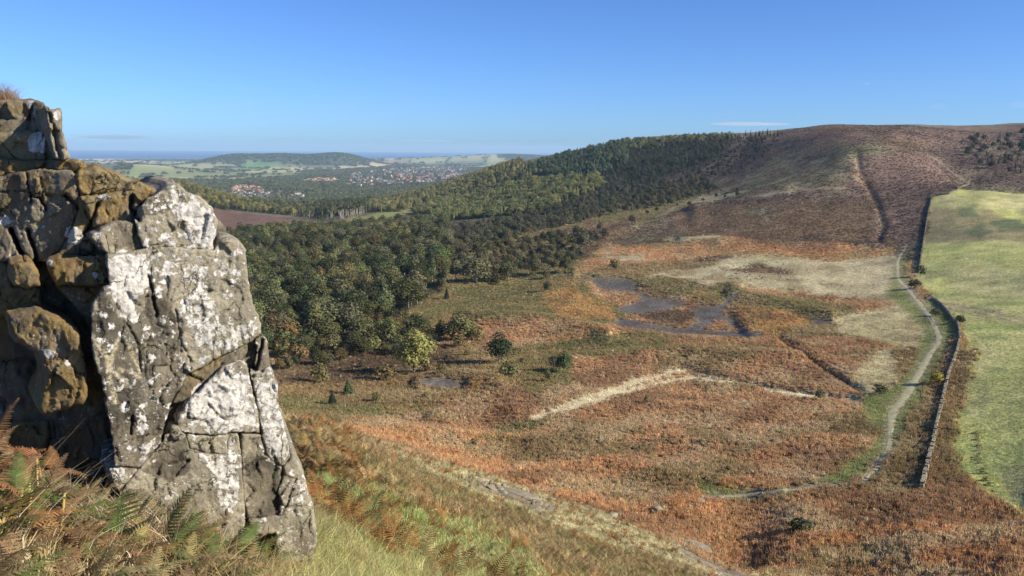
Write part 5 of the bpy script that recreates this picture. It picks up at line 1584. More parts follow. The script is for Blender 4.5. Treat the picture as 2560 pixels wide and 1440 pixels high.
def cover(name, zone_kind, sources, size, label, cat, tint=1.0, dmul=1.0, extra=None, seed=0, jit=.15, only=None):
    rg = np.random.default_rng(100 + seed)
    m_ = (VEG == zone_kind) & inview
    if only is not None:
        m_ &= only
    lam = np.where(m_, AREA * dens(zone_kind) * dmul, 0)
    n = rg.poisson(lam)
    ii, jj = np.nonzero(n)
    k = np.repeat(np.arange(len(ii)), n[ii, jj])
    i_, j_ = ii[k], jj[k]
    t_ = TH[i_, j_] + rg.uniform(-.5, .5, len(k)) * dth[i_, j_]
    r_ = RR[i_, j_] + rg.uniform(-.5, .5, len(k)) * drr[i_, j_]
    x, y = r_ * np.sin(t_), r_ * np.cos(t_)
    z = ground_z(x, y) - .02
    grow_ = np.interp(r_, [66, 160, 420, 1000], [1.0, 1.12, 1.45, 2.0]) if zone_kind in ('bracken', 'grass', 'heath', 'turf') else 1.0
    size_ = size * np.where((r_ > 12) & (r_ < 66) & (zone_kind == 'near'), .72, 1.0)
    s = size_ * rg.uniform(.65, 1.3, len(k)) * grow_ * (.72 + .56 * fbm(x / 7, y / 7, 2, 50 + seed))
    sz = s / np.sqrt(grow_)
    ij, jj2 = np.clip(i_ + np.rint(rg.normal(0, 1.3, len(k))).astype(int) * (r_ > 60), 0, NR - 1), np.clip(j_ + np.rint(rg.normal(0, 1.8, len(k))).astype(int) * (r_ > 60), 0, NT - 1)
    c = GC[ij, jj2] * (1 + rg.normal(0, jit, (len(k), 1))).clip(.45, 1.7) * (1 + rg.normal(0, .06, (len(k), 3))) * tint
    if extra is not None:
        alt = rg.random(len(k)) < extra[0]
        c[alt] = np.array(extra[1]) * (1 + rg.normal(0, .25, (alt.sum(), 1))).clip(.4, 1.7)
    rot = np.stack([rg.normal(0, .14, len(k)), rg.normal(0, .14, len(k)), rg.uniform(0, 6.28, len(k))], -1)
    NPTS[0] += len(k)
    scatter(name, np.stack([x, y, z], -1), rot, np.stack([s, s, sz], -1), np.clip(c, .004, .8), rg.integers(0, len(sources), len(k)), [SRC[q] for q in sources], label, cat)
cover("bracken_cover", 'bracken', S_BR, .68, 'russet dead bracken covering the valley floor and banks', 'bracken', 1.42, 1.25, seed=1, extra=(.05, (.46, .36, .22)))
cover("rough_grass", 'grass', S_GR, 1.0, 'pale tussock grass along tracks and flats', 'grass', 1.4, seed=2)
cover("field_turf", 'turf', S_TU, 1.0, 'short green turf of the sloping field', 'grass', 1.1, seed=3)
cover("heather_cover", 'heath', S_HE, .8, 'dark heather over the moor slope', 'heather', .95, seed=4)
cover("slope_grass", 'near', S_NG, 1.0, 'long wind-bent grass on the near slope', 'grass', 1.25, jit=.30, seed=5, only=RR < 13, extra=(.22, (.36, .29, .15)))
cover("slope_grass", 'near', S_MG, 1.0, 'wind-bent grass farther down the near slope', 'grass', 1.25, .62, jit=.30, seed=6, only=(RR >= 13), extra=(.20, (.34, .27, .14)))
cover("foot_bracken", 'nearfern', S_ND, .42, 'brown bracken litter round the foot of the crag', 'bracken', .8, 1.3, seed=17, only=RR < 12, jit=.35, extra=(.34, (.12, .15, .05)))
cover("foot_grass", 'nearfern', S_NG, .9, 'thin dry grass among the bracken at the crag foot', 'grass', 1.1, 1.2, seed=27, only=RR < 12, jit=.3, extra=(.3, (.45, .37, .22)))
cover("slope_bracken", 'nearfern', S_NF, .50, 'orange-brown bracken fronds on the near slope', 'bracken', 1.2, 1.2, jit=.30, seed=7, only=RR >= 12, extra=(.25, (.20, .18, .07)))
cover("slope_bracken_grass", 'nearfern', S_MG, .9, 'dry grass between the near bracken fronds', 'grass', 1.25, 1.4, jit=.30, seed=8, only=RR > 6, extra=(.35, (.34, .27, .14)))
cover("slope_fern_scatter", 'near', S_NF, .8, 'scattered brown fronds in the near grass', 'bracken', 1.0, .05, seed=9, only=RR > 9, extra=(.8, (.26, .13, .045)))
print("cover points", NPTS[0])
# ------------------------------------------------------------------ footpath strips
def strip(name, line, wpx, matname, cols, rmin, lift=.07):
    pts = []
    for (x0, y0, w0), (x1, y1, w1) in zip(line[:-1], line[1:]):
        k = max(2, int(math.hypot(x1 - x0, y1 - y0) / 5))
        for t in range(k):
            u = t / k
            pts.append((x0 + (x1 - x0) * u, y0 + (y1 - y0) * u, w0 + (w1 - w0) * u))
    W = [ground_at(px, py, rmin) for px, py, w in pts]
    W = np.array(W)
    for _ in range(4):
        W[1:-1] = (W[:-2] + 2 * W[1:-1] + W[2:]) / 4
    wm = np.array([w for _, _, w in pts]) * np.hypot(W[:, 0], W[:, 1]) / FPX * .5
    d = np.gradient(W[:, :2], axis=0)
    d /= np.linalg.norm(d, axis=1, keepdims=True) + 1e-9
    nrm = np.stack([-d[:, 1], d[:, 0]], -1)
    v, f = [], []
    m_ = 6
    for k in range(len(W)):
        for s in range(m_ + 1):
            u = s / m_ * 2 - 1
            edge = (1 + .35 * (vnoise(np.array([k * .45]), np.array([s * 3.0 + 7 * (u > 0)]), 3)[0] - .5))
            q = W[k, :2] + nrm[k] * wm[k] * u * edge
            v.append((q[0], q[1], float(ground_z(q[0], q[1])) + lift * (1 - .9 * abs(u) ** 3)))
    for k in range(len(W) - 1):
        for s in range(m_):
            a = k * (m_ + 1) + s
            f.append((a, a + 1, a + m_ + 2, a + m_ + 1))
    me = pymesh(name, v, f, True)
    m, nt, bs, out = new_mat(matname)
    pos = geo_pos(nt)
    n1, n2 = noise_node(nt, .8, 5, .6, pos), noise_node(nt, 5.0, 4, .6, pos)
    c = mixcol(nt, maprange(nt, n1.outputs[0], .35, .65, 0, 1), cols[0], cols[1])
    c = mixcol(nt, maprange(nt, n2.outputs[0], .45, .7, 0, .6), c, cols[2])
    nt.links.new(c, bs.inputs['Base Color'])
    bs.inputs['Roughness'].default_value = .95
    bp = N(nt, "ShaderNodeBump"); bp.inputs['Distance'].default_value = .15
    nt.links.new(n2.outputs[0], bp.inputs['Height']); nt.links.new(bp.outputs[0], bs.inputs['Normal'])
    return tag(obj(name, me, m), kind='structure')
strip("path", [(2165,1195,9),(2200,1160,16),(2222,1120,14),(2225,1080,13),(2232,1030,20),(2268,985,19),(2300,930,15),(2325,885,12),(2350,850,12),(2330,800,10),(2300,760,9),(2275,730,8),(2245,700,7),(2242,655,6),(2268,612,4)], None, "path_earth", ((.44,.37,.25), (.31,.30,.14), (.22,.25,.09)), 66)
strip("path", [(2090,1212,10),(2000,1222,12),(1880,1236,16),(1760,1246,14)], None, "path_stony", ((.38,.32,.22), (.26,.25,.12), (.18,.19,.08)), 66)

# ------------------------------------------------------------------ dry stone walls
def stone_mesh(rg, sx, sy, sz, name="stone"):
    v = [(x * sx * .5 * rg.uniform(.8, 1.06), y * sy * .5 * rg.uniform(.85, 1.06), z * sz * .5 * rg.uniform(.8, 1.06)) for z in (-1, 1) for x, y in ((-1, -1), (1, -1), (1, 1), (-1, 1))]
    f = [(3, 2, 1, 0), (4, 5, 6, 7), (0, 1, 5, 4), (1, 2, 6, 5), (2, 3, 7, 6), (3, 0, 4, 7)]
    return v, f
def wall(line, label, h, rmin, parts=0, stone=(.55, .5, .30), tumble=.0, gap=None):
    pts = [ground_at(px, py, rmin) for px, py in line]
    P_ = []
    for a, b in zip(pts[:-1], pts[1:]):
        n = max(1, int(np.hypot(*(b - a)[:2]) / (stone[0] * .95)))
        for t in range(n):
            q = a + (b - a) * t / n
            P_.append((q[0], q[1], math.atan2(b[1] - a[1], b[0] - a[0])))
    root = empty("stone_wall", tuple(pts[0]))
    tag(root, label, 'wall', kind='thing')
    rg = np.random.default_rng(int(line[0][0]))
    shared = []
    for k in range(6):
        v, f = stone_mesh(rg, stone[0], stone[1], stone[2])
        me = pymesh("stone", v, f); me.materials.append(M_STONE); shared.append(me)
    courses = max(2, int(round(h / stone[2])))
    SV, SF, made = [], [], 0
    sm_x = np.array([p[0] for p in P_]); sm_y = np.array([p[1] for p in P_])
    for _ in range(3):
        if len(sm_x) > 4:
            sm_x[1:-1] = (sm_x[:-2] + 2 * sm_x[1:-1] + sm_x[2:]) / 4
            sm_y[1:-1] = (sm_y[:-2] + 2 * sm_y[1:-1] + sm_y[2:]) / 4
    for k, (x, y, a) in enumerate(P_):
        x, y = sm_x[k], sm_y[k]
        z = float(ground_z(x, y))
        nc = courses - (1 if rg.random() < tumble else 0) - (2 if rg.random() < tumble * .5 else 0)
        for c in range(nc):
            off = (c % 2) * stone[0] * .5
            taper = 1 - .10 * c
            zz = z + stone[2] * (c + .42) * .93
            top = c == nc - 1
            px_, py_ = x + math.cos(a) * off, y + math.sin(a) * off
            rot = a + rg.normal(0, .10) + (math.pi / 2 if top and rg.random() < .3 else 0)
            tilt = rg.normal(0, .10 if not top else .22)
            sc = (rg.uniform(.85, 1.15), taper * rg.uniform(.9, 1.1), rg.uniform(.85, 1.15) * (1.25 if top else 1))
            if made < parts:
                o = obj("stone", shared[made % 6], None, root)
                o.location = (px_ - pts[0][0], py_ - pts[0][1], zz - pts[0][2])
                o.rotation_euler = (tilt, rg.normal(0, .06), rot)
                o.scale = sc
                made += 1
            else:
                v, f = stone_mesh(rg, stone[0] * sc[0], stone[1] * sc[1], stone[2] * sc[2])
                M_ = Matrix.Rotation(rot, 3, 'Z') @ Matrix.Rotation(tilt, 3, 'X')
                o_ = len(SV)
                for p in v:
                    q = M_ @ Vector(p)
                    SV.append((q.x + px_ - pts[0][0], q.y + py_ - pts[0][1], q.z + zz - pts[0][2]))
                SF += [tuple(i + o_ for i in q) for q in f]
    if SV:
        me = pymesh("stonework", SV, SF); me.materials.append(M_STONE)
        o = obj("stonework", me, None, root)
        o['kind'] = 'stuff'
    return root
wall([(2303,1226),(2325,1140),(2345,1050),(2360,985),(2374,930),(2392,880),(2399,850),(2394,812),(2372,786),(2345,758),(2322,742)],
     'long grey dry stone wall snaking up beside the path, nearest stretch', 1.3, 66, 300, (.66, .62, .33), .22)
wall([(2296,682),(2302,650),(2308,610),(2314,570),(2320,535),(2330,492)], 'straight dry stone wall climbing the edge of the green field', 1.4, 250, 0, (.9, .6, .45))
wall([(2338,490),(2372,486),(2392,478),(2405,466),(2424,460)], 'short curved stone wall along the top corner of the green field', 1.4, 420, 0, (1.0, .6, .5))
wall([(1560,1268),(1600,1262)], 'few fallen wall stones in a line above the lower path', .4, 66, 0, (.8, .5, .4), .6) if False else None

# ------------------------------------------------------------------ boulders and slabs
def boulder_mesh(rg, sub=2):
    bm_ = bmesh.new()
    bmesh.ops.create_icosphere(bm_, subdivisions=sub + 1, radius=.5)
    pl = rg.normal(0, 1, (11, 3)); pl /= np.linalg.norm(pl, axis=1, keepdims=True)
    off = rg.uniform(.27, .44, 11)
    for v in bm_.verts:
        p = np.array(v.co)
        for n_, o_ in zip(pl, off):
            d = p @ n_ - o_
            if d > 0: p = p - n_ * d
        p *= 1 + .05 * (rg.random() - .5)
        v.co = p
    me = bpy.data.meshes.new("boulder")
    bm_.to_mesh(me); bm_.free()
    me.materials.append(M_STONE)
    return me
_rb = np.random.default_rng(77)
BOULDERS = [boulder_mesh(_rb) for _ in range(6)]
def boulder(name, px, py, wpx, hpx, label, rmin=66, deep=1.0, rz=0.0, group=None, k=0, tilt=0.0):
    p = ground_at(px, py, rmin)
    d = float(project(*p)[2]) / FPX
    o = obj(name, BOULDERS[k % 6])
    o.location = (p[0], p[1], p[2] + hpx * d * .22)
    o.scale = (wpx * d * 1.15, wpx * d * deep, hpx * d * 1.2)
    o.rotation_euler = (0, tilt, rz)
    return tag(o, label, 'rock', group, 'thing')
boulder("rock_slab", 1298, 1240, 92, 20, 'long dark-shadowed slab like a log on the near slope', 30, .35, -.25, None, 0, .18)
boulder("rock_slab", 1225, 1222, 46, 14, 'flat pale slab left of the log-like slab', 30, .6, -.3, None, 1, .15)
boulder("rock", 1195, 1205, 30, 16, 'pale stone at the upper end of the near scree', 30, .8, .2, None, 2)
boulder("rock", 1345, 1262, 26, 14, 'small stone just right of the log-like slab', 30, .8, .5, None, 3)
boulder("rock", 1260, 1235, 22, 12, 'small pale stone between the two slabs', 30, .8, .9, None, 4)
boulder("boulder", 1645, 1282, 42, 22, 'grey split boulder at the edge of the near crest', 30, .8, .3, None, 4)
boulder("boulder", 1530, 1292, 34, 16, 'low grey boulder in tussocks left of the split boulder', 30, .8, .8, None, 5)
boulder("rock_slab", 1742, 1372, 70, 20, 'dark-edged slab step beside the eroded path', 24, .6, -.45, None, 0, .2)
boulder("rock_slab", 1700, 1352, 40, 12, 'thin pale slab just above the dark-edged step', 24, .6, -.45, None, 1, .2)
boulder("rock_slab", 1790, 1410, 50, 12, 'flat slab in the eroded path below the step', 24, .7, -.4, None, 3, .15)
boulder("rock", 1588, 1366, 16, 10, 'lone dark stone in grass left of the eroded path', 24, .8, 0, None, 2)
boulder("boulder", 1748, 1254, 26, 14, 'dark boulder at the left end of the stony lower path', 66, .8, 0, None, 5)
boulder("boulder", 1800, 1244, 20, 10, 'low stone on the stony lower path beside a dark boulder', 66, .8, .4, None, 2)
boulder("boulder", 1905, 1240, 30, 12, 'flat stone in the middle of the stony lower path', 66, .7, .6, None, 1)
boulder("boulder", 1955, 1232, 26, 9, 'long flat stone right of the middle of the lower path', 66, .5, -.3, None, 3)
boulder("rock", 2090, 985, 12, 7, 'white stone at the stream cutting, left one of two', 66, .8, 0, None, 0)
boulder("rock", 2104, 990, 9, 6, 'white stone at the stream cutting, right one of two', 66, .8, .7, None, 2)
_r = random.Random(9)
for k in range(46):                                        # scree on the near slope
    t = _r.random()
    px, py = (1160 + 230 * t + _r.uniform(-18, 18), 1195 + 70 * t + _r.uniform(-14, 16)) if k < 24 else (1660 + 200 * t + _r.uniform(-30, 30), 1335 + 95 * t + _r.uniform(-18, 14))
    boulder("scree_stone", px, py, _r.uniform(10, 26), _r.uniform(8, 15), ('small pale flat stone of the near slope scree, ' if k < 24 else 'small pale flat stone lying in the eroded path, ') + ('upper end', 'upper half', 'lower half', 'lower end')[min(3, int(t * 4))],
            24, .8, _r.uniform(0, 3), 'stones of the near scree' if k < 24 else 'stones of the eroded path', k, _r.uniform(-.2, .2))
for k in range(34):
    px, py = 1820 + _r.random() * 150, 660 + _r.random() * 42
    boulder("moor_boulder", px, py, _r.uniform(4, 8), _r.uniform(3, 5), 'small whitish boulder in the cluster on the pale flat, ' + ('upper ', 'lower ')[py > 681] + ('left', 'middle', 'right')[min(2, int((px - 1820) / 50))], 250, .9, _r.uniform(0, 3), 'whitish boulders on the pale flat', k)

# ------------------------------------------------------------------ gate and fences by the wall
m, nt, bs, out = new_mat("weathered_wood")
n1 = noise_node(nt, 8, 4, .6, objcoord(nt))
nt.links.new(mixcol(nt, n1.outputs[0], (.12, .11, .09), (.30, .27, .22)), bs.inputs['Base Color'])
bs.inputs['Roughness'].default_value = .9
M_WOOD = m
def bar(name, a, b, w, parent, base):
    v, f = tube([np.asarray(a) - base, np.asarray(b) - base], [w, w], 4)
    f.append((3, 2, 1, 0))
    me = pymesh(name, v, f); me.materials.append(M_WOOD)
    return obj(name, me, None, parent)
def fence(line, label, rmin, h=1.1, gap=3.0, rails=(.35, .7, 1.0), name="fence", cat='fence'):
    pts = np.array([ground_at(px, py, rmin) for px, py in line])
    seg = []
    for a, b in zip(pts[:-1], pts[1:]):
        n = max(1, int(round(np.hypot(*(b - a)[:2]) / gap)))
        for t in range(n): seg.append(a + (b - a) * t / n)
    seg.append(pts[-1])
    for s in seg: s[2] = float(ground_z(s[0], s[1]))
    root = empty(name, tuple(seg[0]))
    tag(root, label, cat, kind='thing')
    for s in seg: bar("post", s - [0, 0, .2], s + [0, 0, h], .09, root, seg[0])
    for a, b in zip(seg[:-1], seg[1:]):
        for r in rails: bar("rail", a + [0, 0, h * r], b + [0, 0, h * r], .045, root, seg[0])
fence([(2312,782),(2328,788),(2334,800)], 'short wooden rail fence between path and wall', 200)
fence([(2344,818),(2330,806),(2326,796)], 'low wooden handrail following the bend of the path', 200)
fence([(2316,752),(2330,748)], 'small wooden gate in the stone wall gap', 200, 1.4, 2.6, (.2, .45, .7, .95), "gate", 'gate')
fence([(2345,764),(2440,780),(2560,808),(2660,832)], 'thin post fence crossing the green field below a track', 200, 1.0, 9.0, (.9,))

# ------------------------------------------------------------------ houses of the villages and the town
def flat_mat(name, c1_, c2_, rough=.8):
    m, nt, bs, out = new_mat(name)
    n_ = noise_node(nt, .8, 3, .5, objcoord(nt))
    nt.links.new(mixcol(nt, n_.outputs[0], c1_, c2_), bs.inputs['Base Color'])
    bs.inputs['Roughness'].default_value = rough
    return m
M_WALLS = [flat_mat("render_white", (.42,.40,.38), (.54,.52,.49)), flat_mat("brick_red", (.30,.15,.10), (.38,.20,.14)), flat_mat("stone_buff", (.40,.34,.26), (.50,.43,.33))]
M_ROOFS = [flat_mat("slate_roof", (.09,.085,.09), (.14,.13,.13)), flat_mat("tile_roof", (.30,.15,.10), (.38,.20,.14)), flat_mat("brown_roof", (.17,.115,.09), (.24,.16,.12))]
M_PANE = flat_mat("window_pane", (.03,.035,.04), (.05,.055,.06), .15)
def house_meshes(L_, W_, H_, R_):
    x, y = L_ / 2, W_ / 2
    wv_ = [(-x,-y,-1),(x,-y,-1),(x,y,-1),(-x,y,-1),(-x,-y,H_),(x,-y,H_),(x,y,H_),(-x,y,H_),(-x,0,H_+R_-.12),(x,0,H_+R_-.12)]
    wf = [(0,1,5,4),(2,3,7,6),(1,2,6,9,5),(3,0,4,8,7)]
    e = .35
    rv = [(-x-e,-y-e,H_-.2),(x+e,-y-e,H_-.2),(x+e,0,H_+R_),(-x-e,0,H_+R_),(x+e,y+e,H_-.2),(-x-e,y+e,H_-.2)]
    rv += [(a, b, c - .2) for a, b, c in rv]
    rf = [(0,1,2,3),(3,2,4,5),(7,6,9,8),(8,9,11,10),(0,6,7,1),(5,4,10,11),(1,7,8,2),(2,8,10,4),(0,3,9,6),(3,5,11,9)]
    cv = [(x*.6+a, b, c) for c in (H_+R_*.6, H_+R_+1.1) for a, b in ((-.4,-.4),(.4,-.4),(.4,.4),(-.4,.4))]
    cf = [(0,1,5,4),(1,2,6,5),(2,3,7,6),(3,0,4,7),(4,5,6,7)]
    nv, nf = [], []
    for u in (-.3, .0, .3):
        for z_ in (1.3, 3.6):
            if z_ + 1.3 > H_: continue
            o_ = len(nv)
            nv += [(u*L_-.55,-y-.03,z_),(u*L_+.55,-y-.03,z_),(u*L_+.55,-y-.03,z_+1.2),(u*L_-.55,-y-.03,z_+1.2)]
            nf.append((o_,o_+1,o_+2,o_+3))
    return (pymesh("wall", wv_, wf), pymesh("roof", rv, rf), pymesh("chimney", cv, cf), pymesh("windows", nv, nf))
HM = []
for wi, wm_ in enumerate(M_WALLS):
    for ri, rm_ in enumerate(M_ROOFS):
        L_, W_, H_, R_ = _r.uniform(9, 15), _r.uniform(7, 9), _r.uniform(4.6, 5.6), _r.uniform(2.4, 3.4)
        a, b, c, d = house_meshes(L_, W_, H_, R_)
        a.materials.append(wm_); b.materials.append(rm_); c.materials.append(M_WALLS[1]); d.materials.append(M_PANE)
        HM.append((a, b, c, d))
def house(px, py, wi, ri, label, group, sc, name="house", detail=True, box=None):
    p = ground_at(px, py, 2400)
    if box:
        u_, v_ = (px - box[0]) / (box[1] - box[0]), (py - box[2]) / (box[3] - box[2])
        label = label % (('slate-roofed', 'red-roofed', 'brown-roofed')[ri], ('white', 'brick', 'buff')[wi],
                         ('upper', 'middle', 'lower')[min(2, max(0, int(v_ * 3)))] + ' ' + ('left end', 'left half', 'right half', 'right end')[min(3, max(0, int(u_ * 4)))])
    e = empty(name, tuple(p), _r.choice((0, 1.57)) + _r.uniform(-.35, .35), sc)
    a, b, c, d = HM[wi * 3 + ri]
    obj("wall", a, None, e); rf = obj("roof", b, None, e)
    if detail:
        obj("chimney", c, None, rf)
    tag(e, label, 'house', group, 'thing')
for k in range(110):
    u = _r.random()
    house(585 + 175 * u + _r.uniform(-8, 8), 486 + 8 * u * 0 + _r.uniform(-5, 12) + (10 if u > .7 else 0) * _r.random(), 0, _r.choice((0, 0, 2)),
          '%s %s house at the %s of the estate edging the plain', 'white houses of the estate', _r.uniform(.8, 1.1), box=(577, 768, 481, 506))
for k in range(46):
    house(580 + 80 * _r.random(), 468 + 11 * _r.random(), _r.choice((1, 1, 2)), _r.choice((1, 1, 2)), '%s %s house at the %s of the small red village', 'brick houses of the small village', _r.uniform(1.0, 1.35), "brick_house", box=(580, 660, 468, 479))
for k in range(36):
    house(765 + 70 * _r.random(), 448 + 9 * _r.random(), _r.choice((1, 1, 2)), _r.choice((1, 1, 2)), '%s %s house at the %s of the row between tree belts', 'red-roofed houses between tree belts', _r.uniform(1.1, 1.45), "village_house", box=(765, 835, 448, 457))
for k in range(280):
    px = 870 + 300 * _r.random() ** .9
    py = 470 - 46 * _r.random() - (px - 870) * .06
    wi = _r.choice((0, 0, 1, 1, 2))
    house(px, py, wi, _r.choice((0, 0, 0, 1, 2, 2)), 'small %s %s house at the %s of the crowded town', 'houses of the town', _r.uniform(1.3, 1.9), "town_house", False, (870, 1170, 405, 470))
# trees between the houses
tp = []
for k in range(2600):
    px = 850 + 330 * _r.random()
    p = ground_at(px, 474 - 50 * _r.random() - (px - 870) * .05, 2400)
    tp.append(p)
for k in range(520):
    tp.append(ground_at(560 + 225 * _r.random(), 460 + 44 * _r.random(), 2400))
for k in range(160):
    tp.append(ground_at(745 + 110 * _r.random(), 440 + 24 * _r.random(), 2400))
tp = np.array(tp)
n_ = len(tp)
hs = np.array([_r.uniform(7, 13) for _ in range(n_)]) / 11
scatter("garden_trees", tp, np.stack([np.zeros(n_), np.zeros(n_), np.linspace(0, 900, n_)], -1), np.stack([hs * 1.5, hs * 1.5, hs], -1),
        [hue(_r.choice([(.14,.145,.066), (.11,.12,.058), (.18,.17,.08)]), .25) for _ in range(n_)], np.arange(n_) % 5, [t[1] for t in TREES['broadleaf']], 'garden trees mingled with the roofs of town and villages', 'trees')

# ------------------------------------------------------------------ thin clouds low over the sea
def cloud(px, py, wpx, hpx, r, dens_, label, seed, colr=(1, 1, 1)):
    p = at_r(px, py, r)
    d = r / FPX
    rg = np.random.default_rng(seed)
    bm_ = bmesh.new()
    bmesh.ops.create_icosphere(bm_, subdivisions=4, radius=.5)
    for v in bm_.verts:
        x, y, z = v.co
        k = 1 + .35 * (vnoise(np.array([x * 5 + seed]), np.array([y * 5 + z * 3]))[0] - .5)
        v.co = (x * wpx * d * k, y * wpx * d * .5 * k, z * hpx * d * (1 + .8 * (vnoise(np.array([x * 9 + seed]), np.array([y * 9]))[0] - .5)))
    me = bpy.data.meshes.new("cloud")
    bm_.to_mesh(me); bm_.free()
    m, nt, bs, out = new_mat("cloud_vapour")
    nt.nodes.remove(bs)
    pv = nt.nodes.new("ShaderNodeVolumePrincipled")
    pv.inputs['Color'].default_value = (*colr, 1)
    pv.inputs['Density'].default_value = dens_
    nt.links.new(pv.outputs[0], out.inputs['Volume'])
    me.materials.append(m)
    o = obj("cloud", me)
    o.location = tuple(p)
    tag(o, label, 'cloud', kind='thing')
cloud(288, 343, 168, 10, 40000, 5e-4, 'long grey lens-shaped cloud low over the sea', 3, (.50,.55,.72))
cloud(706, 345, 80, 6, 40000, 4e-4, 'small grey cloud streak above the far headland', 4, (.55,.6,.75))
cloud(1875, 310, 190, 9, 30000, 5e-4, 'white cloud streak just above the moor skyline', 5)
cloud(1120, 364, 560, 15, 50000, 3e-5, 'broad hazy cloud bank along the sea horizon', 6, (.62,.68,.84))
cloud(2168, 210, 18, 6, 30000, 4e-4, 'tiny white cloud puff high above the moor', 7)
cloud(392, 259, 42, 5, 36000, 3e-4, 'faint grey cloud wisp left of centre above the sea', 8, (.55,.6,.75))
cloud(2345, 266, 40, 12, 30000, 1.6e-4, 'faint white cloud smudge above the right end of the moor', 9)
cloud(1060, 352, 150, 5, 40000, 2e-4, 'thin pale cloud streak just above the hazy bank', 10, (.85,.88,.95))
cloud(2560, 262, 60, 14, 30000, 1.4e-4, 'faint white cloud smudge at the right picture edge', 11)
# ------------------------------------------------------------------ bracken plants in the foreground
M_FERN = leaf_material("fern_leaf", 'object', .75, 1.3, .35)
nt = M_FERN.node_tree                                  # fronds brown unevenly
_bs = [n for n in nt.nodes if n.type == 'BSDF_PRINCIPLED'][0]
_src = _bs.inputs['Base Color'].links[0].from_socket
_nz = noise_node(nt, 9.0, 3, .6, geo_pos(nt))
_c = mixcol(nt, maprange(nt, _nz.outputs[0], .48, .66, 0, .85), _src, (.20, .115, .055))
for n in nt.nodes:
    if n.type in ('BSDF_PRINCIPLED', 'BSDF_TRANSLUCENT'):
        nt.links.new(_c, n.inputs[0])
rg = np.random.default_rng(44)
FRONDS = []
for k in range(7):
    v, f = frond_points(.55, 17, (.35, .5, .7, .9, 1.3, 1.7, 1.1)[k], rg, (.38, .34, .40, .36, .30, .28, .34)[k], 8)
    me = pymesh("frond", v, f); me.materials.append(M_FERN); FRONDS.append(me)
M_STEM = leaf_material("fern_stem", 'object', .9, 1.1, 0)
stv, stf = tube([(0, 0, -.05), (.02, .01, .5), (.05, 0, 1.0)], [.0085, .0065, .004], 5)
STEM = pymesh("stem", stv, stf, True); STEM.materials.append(M_STEM)
def fern(px, py, h, col, stem, label, n=4, curl=(0, 1, 2, 3), group=None, L=1.0, rmin=2.2, lean=(0, 0), rmax=9.5):
    p = ground_at(px, py, rmin, rmax)
    e = empty("bracken_plant", tuple(p), random.uniform(0, 6.28))
    s = obj("stem", STEM, None, e)
    s.scale = (1, 1, h); s.color = (*stem, 1)
    s.rotation_euler = (lean[0], lean[1], 0)
    for k in range(n):
        fr = obj("frond", FRONDS[random.choice(curl)], None, e)
        u = .45 + .55 * (k + 1) / n
        fr.location = (.05 * h * u + lean[1] * h * u, -lean[0] * h * u, h * u * .98)
        sc = L * random.uniform(.75, 1.15) * (1.15 - .45 * (u - .45))
        fr.scale = (sc, sc, sc)
        fr.rotation_euler = (random.uniform(-.3, .3), random.uniform(-.95, -.15) if k < n - 1 else random.uniform(-1.4, -.9), k * 2.4 + random.uniform(-.5, .5))
        c = hue(col, .2, (1, 1, 1))
        fr.color = (*c, 1)
    tag(e, label, 'fern', group)
GRN, YEL, BRN, RUS, STR = (.14,.185,.055), (.26,.23,.07), (.24,.15,.08), (.30,.15,.06), (.34,.26,.085)
fern(75, 1250, .62, (.15,.19,.055), STR, 'upright fresh green fern against the dark overhang, leftmost', 5, (0, 1), None, .62)
fern(195, 1250, .60, (.13,.175,.05), STR, 'tall green fern standing in front of the brown rock hollow', 5, (0, 1, 2), None, .62)
fern(232, 1265, .50, (.40,.21,.05), STR, 'golden orange fern frond beside the tall green fern', 3, (1, 2), None, .7)
fern(330, 1385, .10, (.12,.17,.055), STR, 'broad green fern spreading at the buttress foot', 6, (1, 2, 3), None, .45)
fern(560, 1440, .14, (.11,.165,.045), (.2,.2,.07), 'big arching green fern in front of the white rock foot', 7, (0, 1, 2), None, .62)
fern(620, 1440, .12, (.10,.15,.04), (.2,.2,.07), 'green fern right beside the big arching fern', 6, (1, 2), None, .55)
fern(655, 1410, .14, (.42,.17,.05), RUS, 'bright rust-orange fern against the crag toe', 6, (1, 2, 3), None, .6)
fern(705, 1415, .10, (.36,.15,.05), RUS, 'small rust-orange fern right of the brighter one', 5, (2, 3), None, .55)
fern(20, 1290, .45, (.24,.12,.05), STR, 'reddish fern at the left edge below the overhang', 5, (1, 2, 3), None, .55)
fern(300, 1425, .20, (.10,.13,.04), STR, 'dark green fern with yellow stems below the buttress', 5, (1, 2, 3), None, .6)
fern(420, 1420, .16, (.12,.15,.045), STR, 'half-yellowed fern in the middle of the fern bank', 5, (1, 2, 3), None, .6)
_r = random.Random(31)
for k in range(78):
    px, py = _r.uniform(-40, 470), _r.uniform(1235, 1440)
    if px > 300 and py < 1300: py = _r.uniform(1340, 1440)
    c = _r.choice([BRN, BRN, RUS, (.24,.15,.07), (.16,.09,.05)])
    if px > 230: py = max(py, 1345)
    fern(px, py, _r.uniform(.15, .36) * (1.1 if px < 170 else .35), c, STR if _r.random() < .5 else BRN, ('%s withered bracken plant in the tangle below the crag, %s' % ({BRN: 'brown', RUS: 'russet', (.24,.15,.07): 'tawny', (.16,.09,.05): 'dark brown'}[c], ('left', 'middle', 'right')[min(2, max(0, int(px / 160)))] + (' back' if py < 1330 else ' front'))), _r.choice((4, 5, 6)), (3, 4, 5, 6), 'withered bracken below the crag', .38)
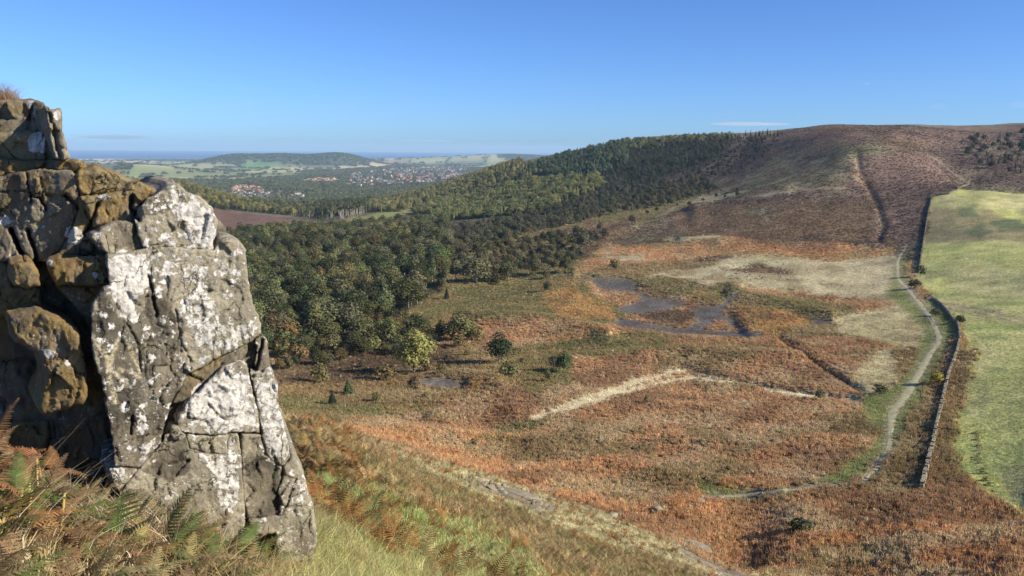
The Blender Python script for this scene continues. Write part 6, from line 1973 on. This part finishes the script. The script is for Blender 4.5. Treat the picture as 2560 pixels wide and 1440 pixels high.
for k in range(46):
    px, py = _r.uniform(-40, 700), _r.uniform(1290, 1445)
    fern(px, py, _r.uniform(.16, .32) * (1.0 if px < 200 else .35), _r.choice([GRN, YEL, (.115,.155,.05), (.17,.19,.065)]), STR, 'green bracken plant mixed into the tangle below the crag, ' + ('left', 'middle', 'right')[min(2, max(0, int(px / 240)))] + (' back' if py < 1370 else ' front'), _r.choice((4, 5)), (1, 2, 3, 6), 'green bracken below the crag', .42)
for k in range(30):
    px, py = _r.uniform(690, 900), _r.uniform(1060, 1200)
    fern(px, py, _r.uniform(.15, .3), _r.choice([(.30,.17,.065), (.26,.15,.06), (.22,.17,.07)]), STR, 'orange bracken plant on the slope edge right of the crag, ' + ('upper ', 'lower ')[py > 1130] + ('left', 'right')[px > 795], 5, (1, 2, 3), 'orange bracken right of the crag', .8, 9, (0, 0), 45)
# pale bare stalks
m = leaf_material("straw", (.50, .43, .30), .7, 1.2, .1)
nt = m.node_tree
STRAW = m
sb = blades_mesh("dry_stalks", np.random.default_rng(8), 16, .5, .007, .12, .9, 4, STRAW)
for k in range(60):
    p = ground_at(_r.uniform(-20, 520), _r.uniform(1365, 1445), 2.2, 6)
    o = obj("dry_grass_tuft", sb); o.location = tuple(p); o.rotation_euler = (0, 0, _r.uniform(0, 6.28)); s = _r.uniform(.5, 1.0); o.scale = (s, s, s)
    tag(o, 'bleached straw tuft in front of the crag, ' + ('lower left corner', 'left', 'middle')[min(2, max(0, int((project(*p)[0] + 20) / 180)))], 'grass tuft', 'bleached straw tufts')
# heathery tuft on top of the crag
tb = blades_mesh("crag_tuft", np.random.default_rng(9), 260, .26, .006, .16, .8, 3, leaf_material("tuft_leaf", (.27, .18, .11), .6, 1.4, .2))
for k, (px, dx) in enumerate(((2, 0), (26, .0), (-22, 0))):
    q = px_to_world(np.array([float(px)]), np.array([256.0]), np.array([5.75]))[0]
    o = obj("crag_tuft", tb); o.location = tuple(q); o.rotation_euler = (0, 0, k * 2.0); s = (.66, .42, .7)[k]; o.scale = (s, s, s)
    tag(o, ('brown heathery tuft on the crag top, taller middle one', 'brown heathery tuft on the crag top, lower right one', 'brown heathery tuft on the crag top at the picture edge')[k], 'plant')
# ------------------------------------------------------------------ haze
m, nt, bs, out = new_mat("haze_air")
nt.nodes.remove(bs)
pv = nt.nodes.new("ShaderNodeVolumePrincipled")
pv.inputs['Color'].default_value = (.50, .76, 1.0, 1)
pv.inputs['Density'].default_value = 3.9e-5
pv.inputs['Anisotropy'].default_value = 0.0
nt.links.new(pv.outputs[0], out.inputs['Volume'])
b = 47000.0
z0, z1 = -14.0, float(GZ.max()) + 24
hv = [(sx * b, sy * b, z) for z in (z0, z1) for sx, sy in ((-1, -1), (1, -1), (1, 1), (-1, 1))]
hm = pymesh("haze", hv, [(3, 2, 1, 0), (4, 5, 6, 7), (0, 1, 5, 4), (1, 2, 6, 5), (2, 3, 7, 6), (3, 0, 4, 7)])
tag(obj("haze", hm, m), 'thin blue haze lying over the plain and sea', 'haze', kind='stuff')
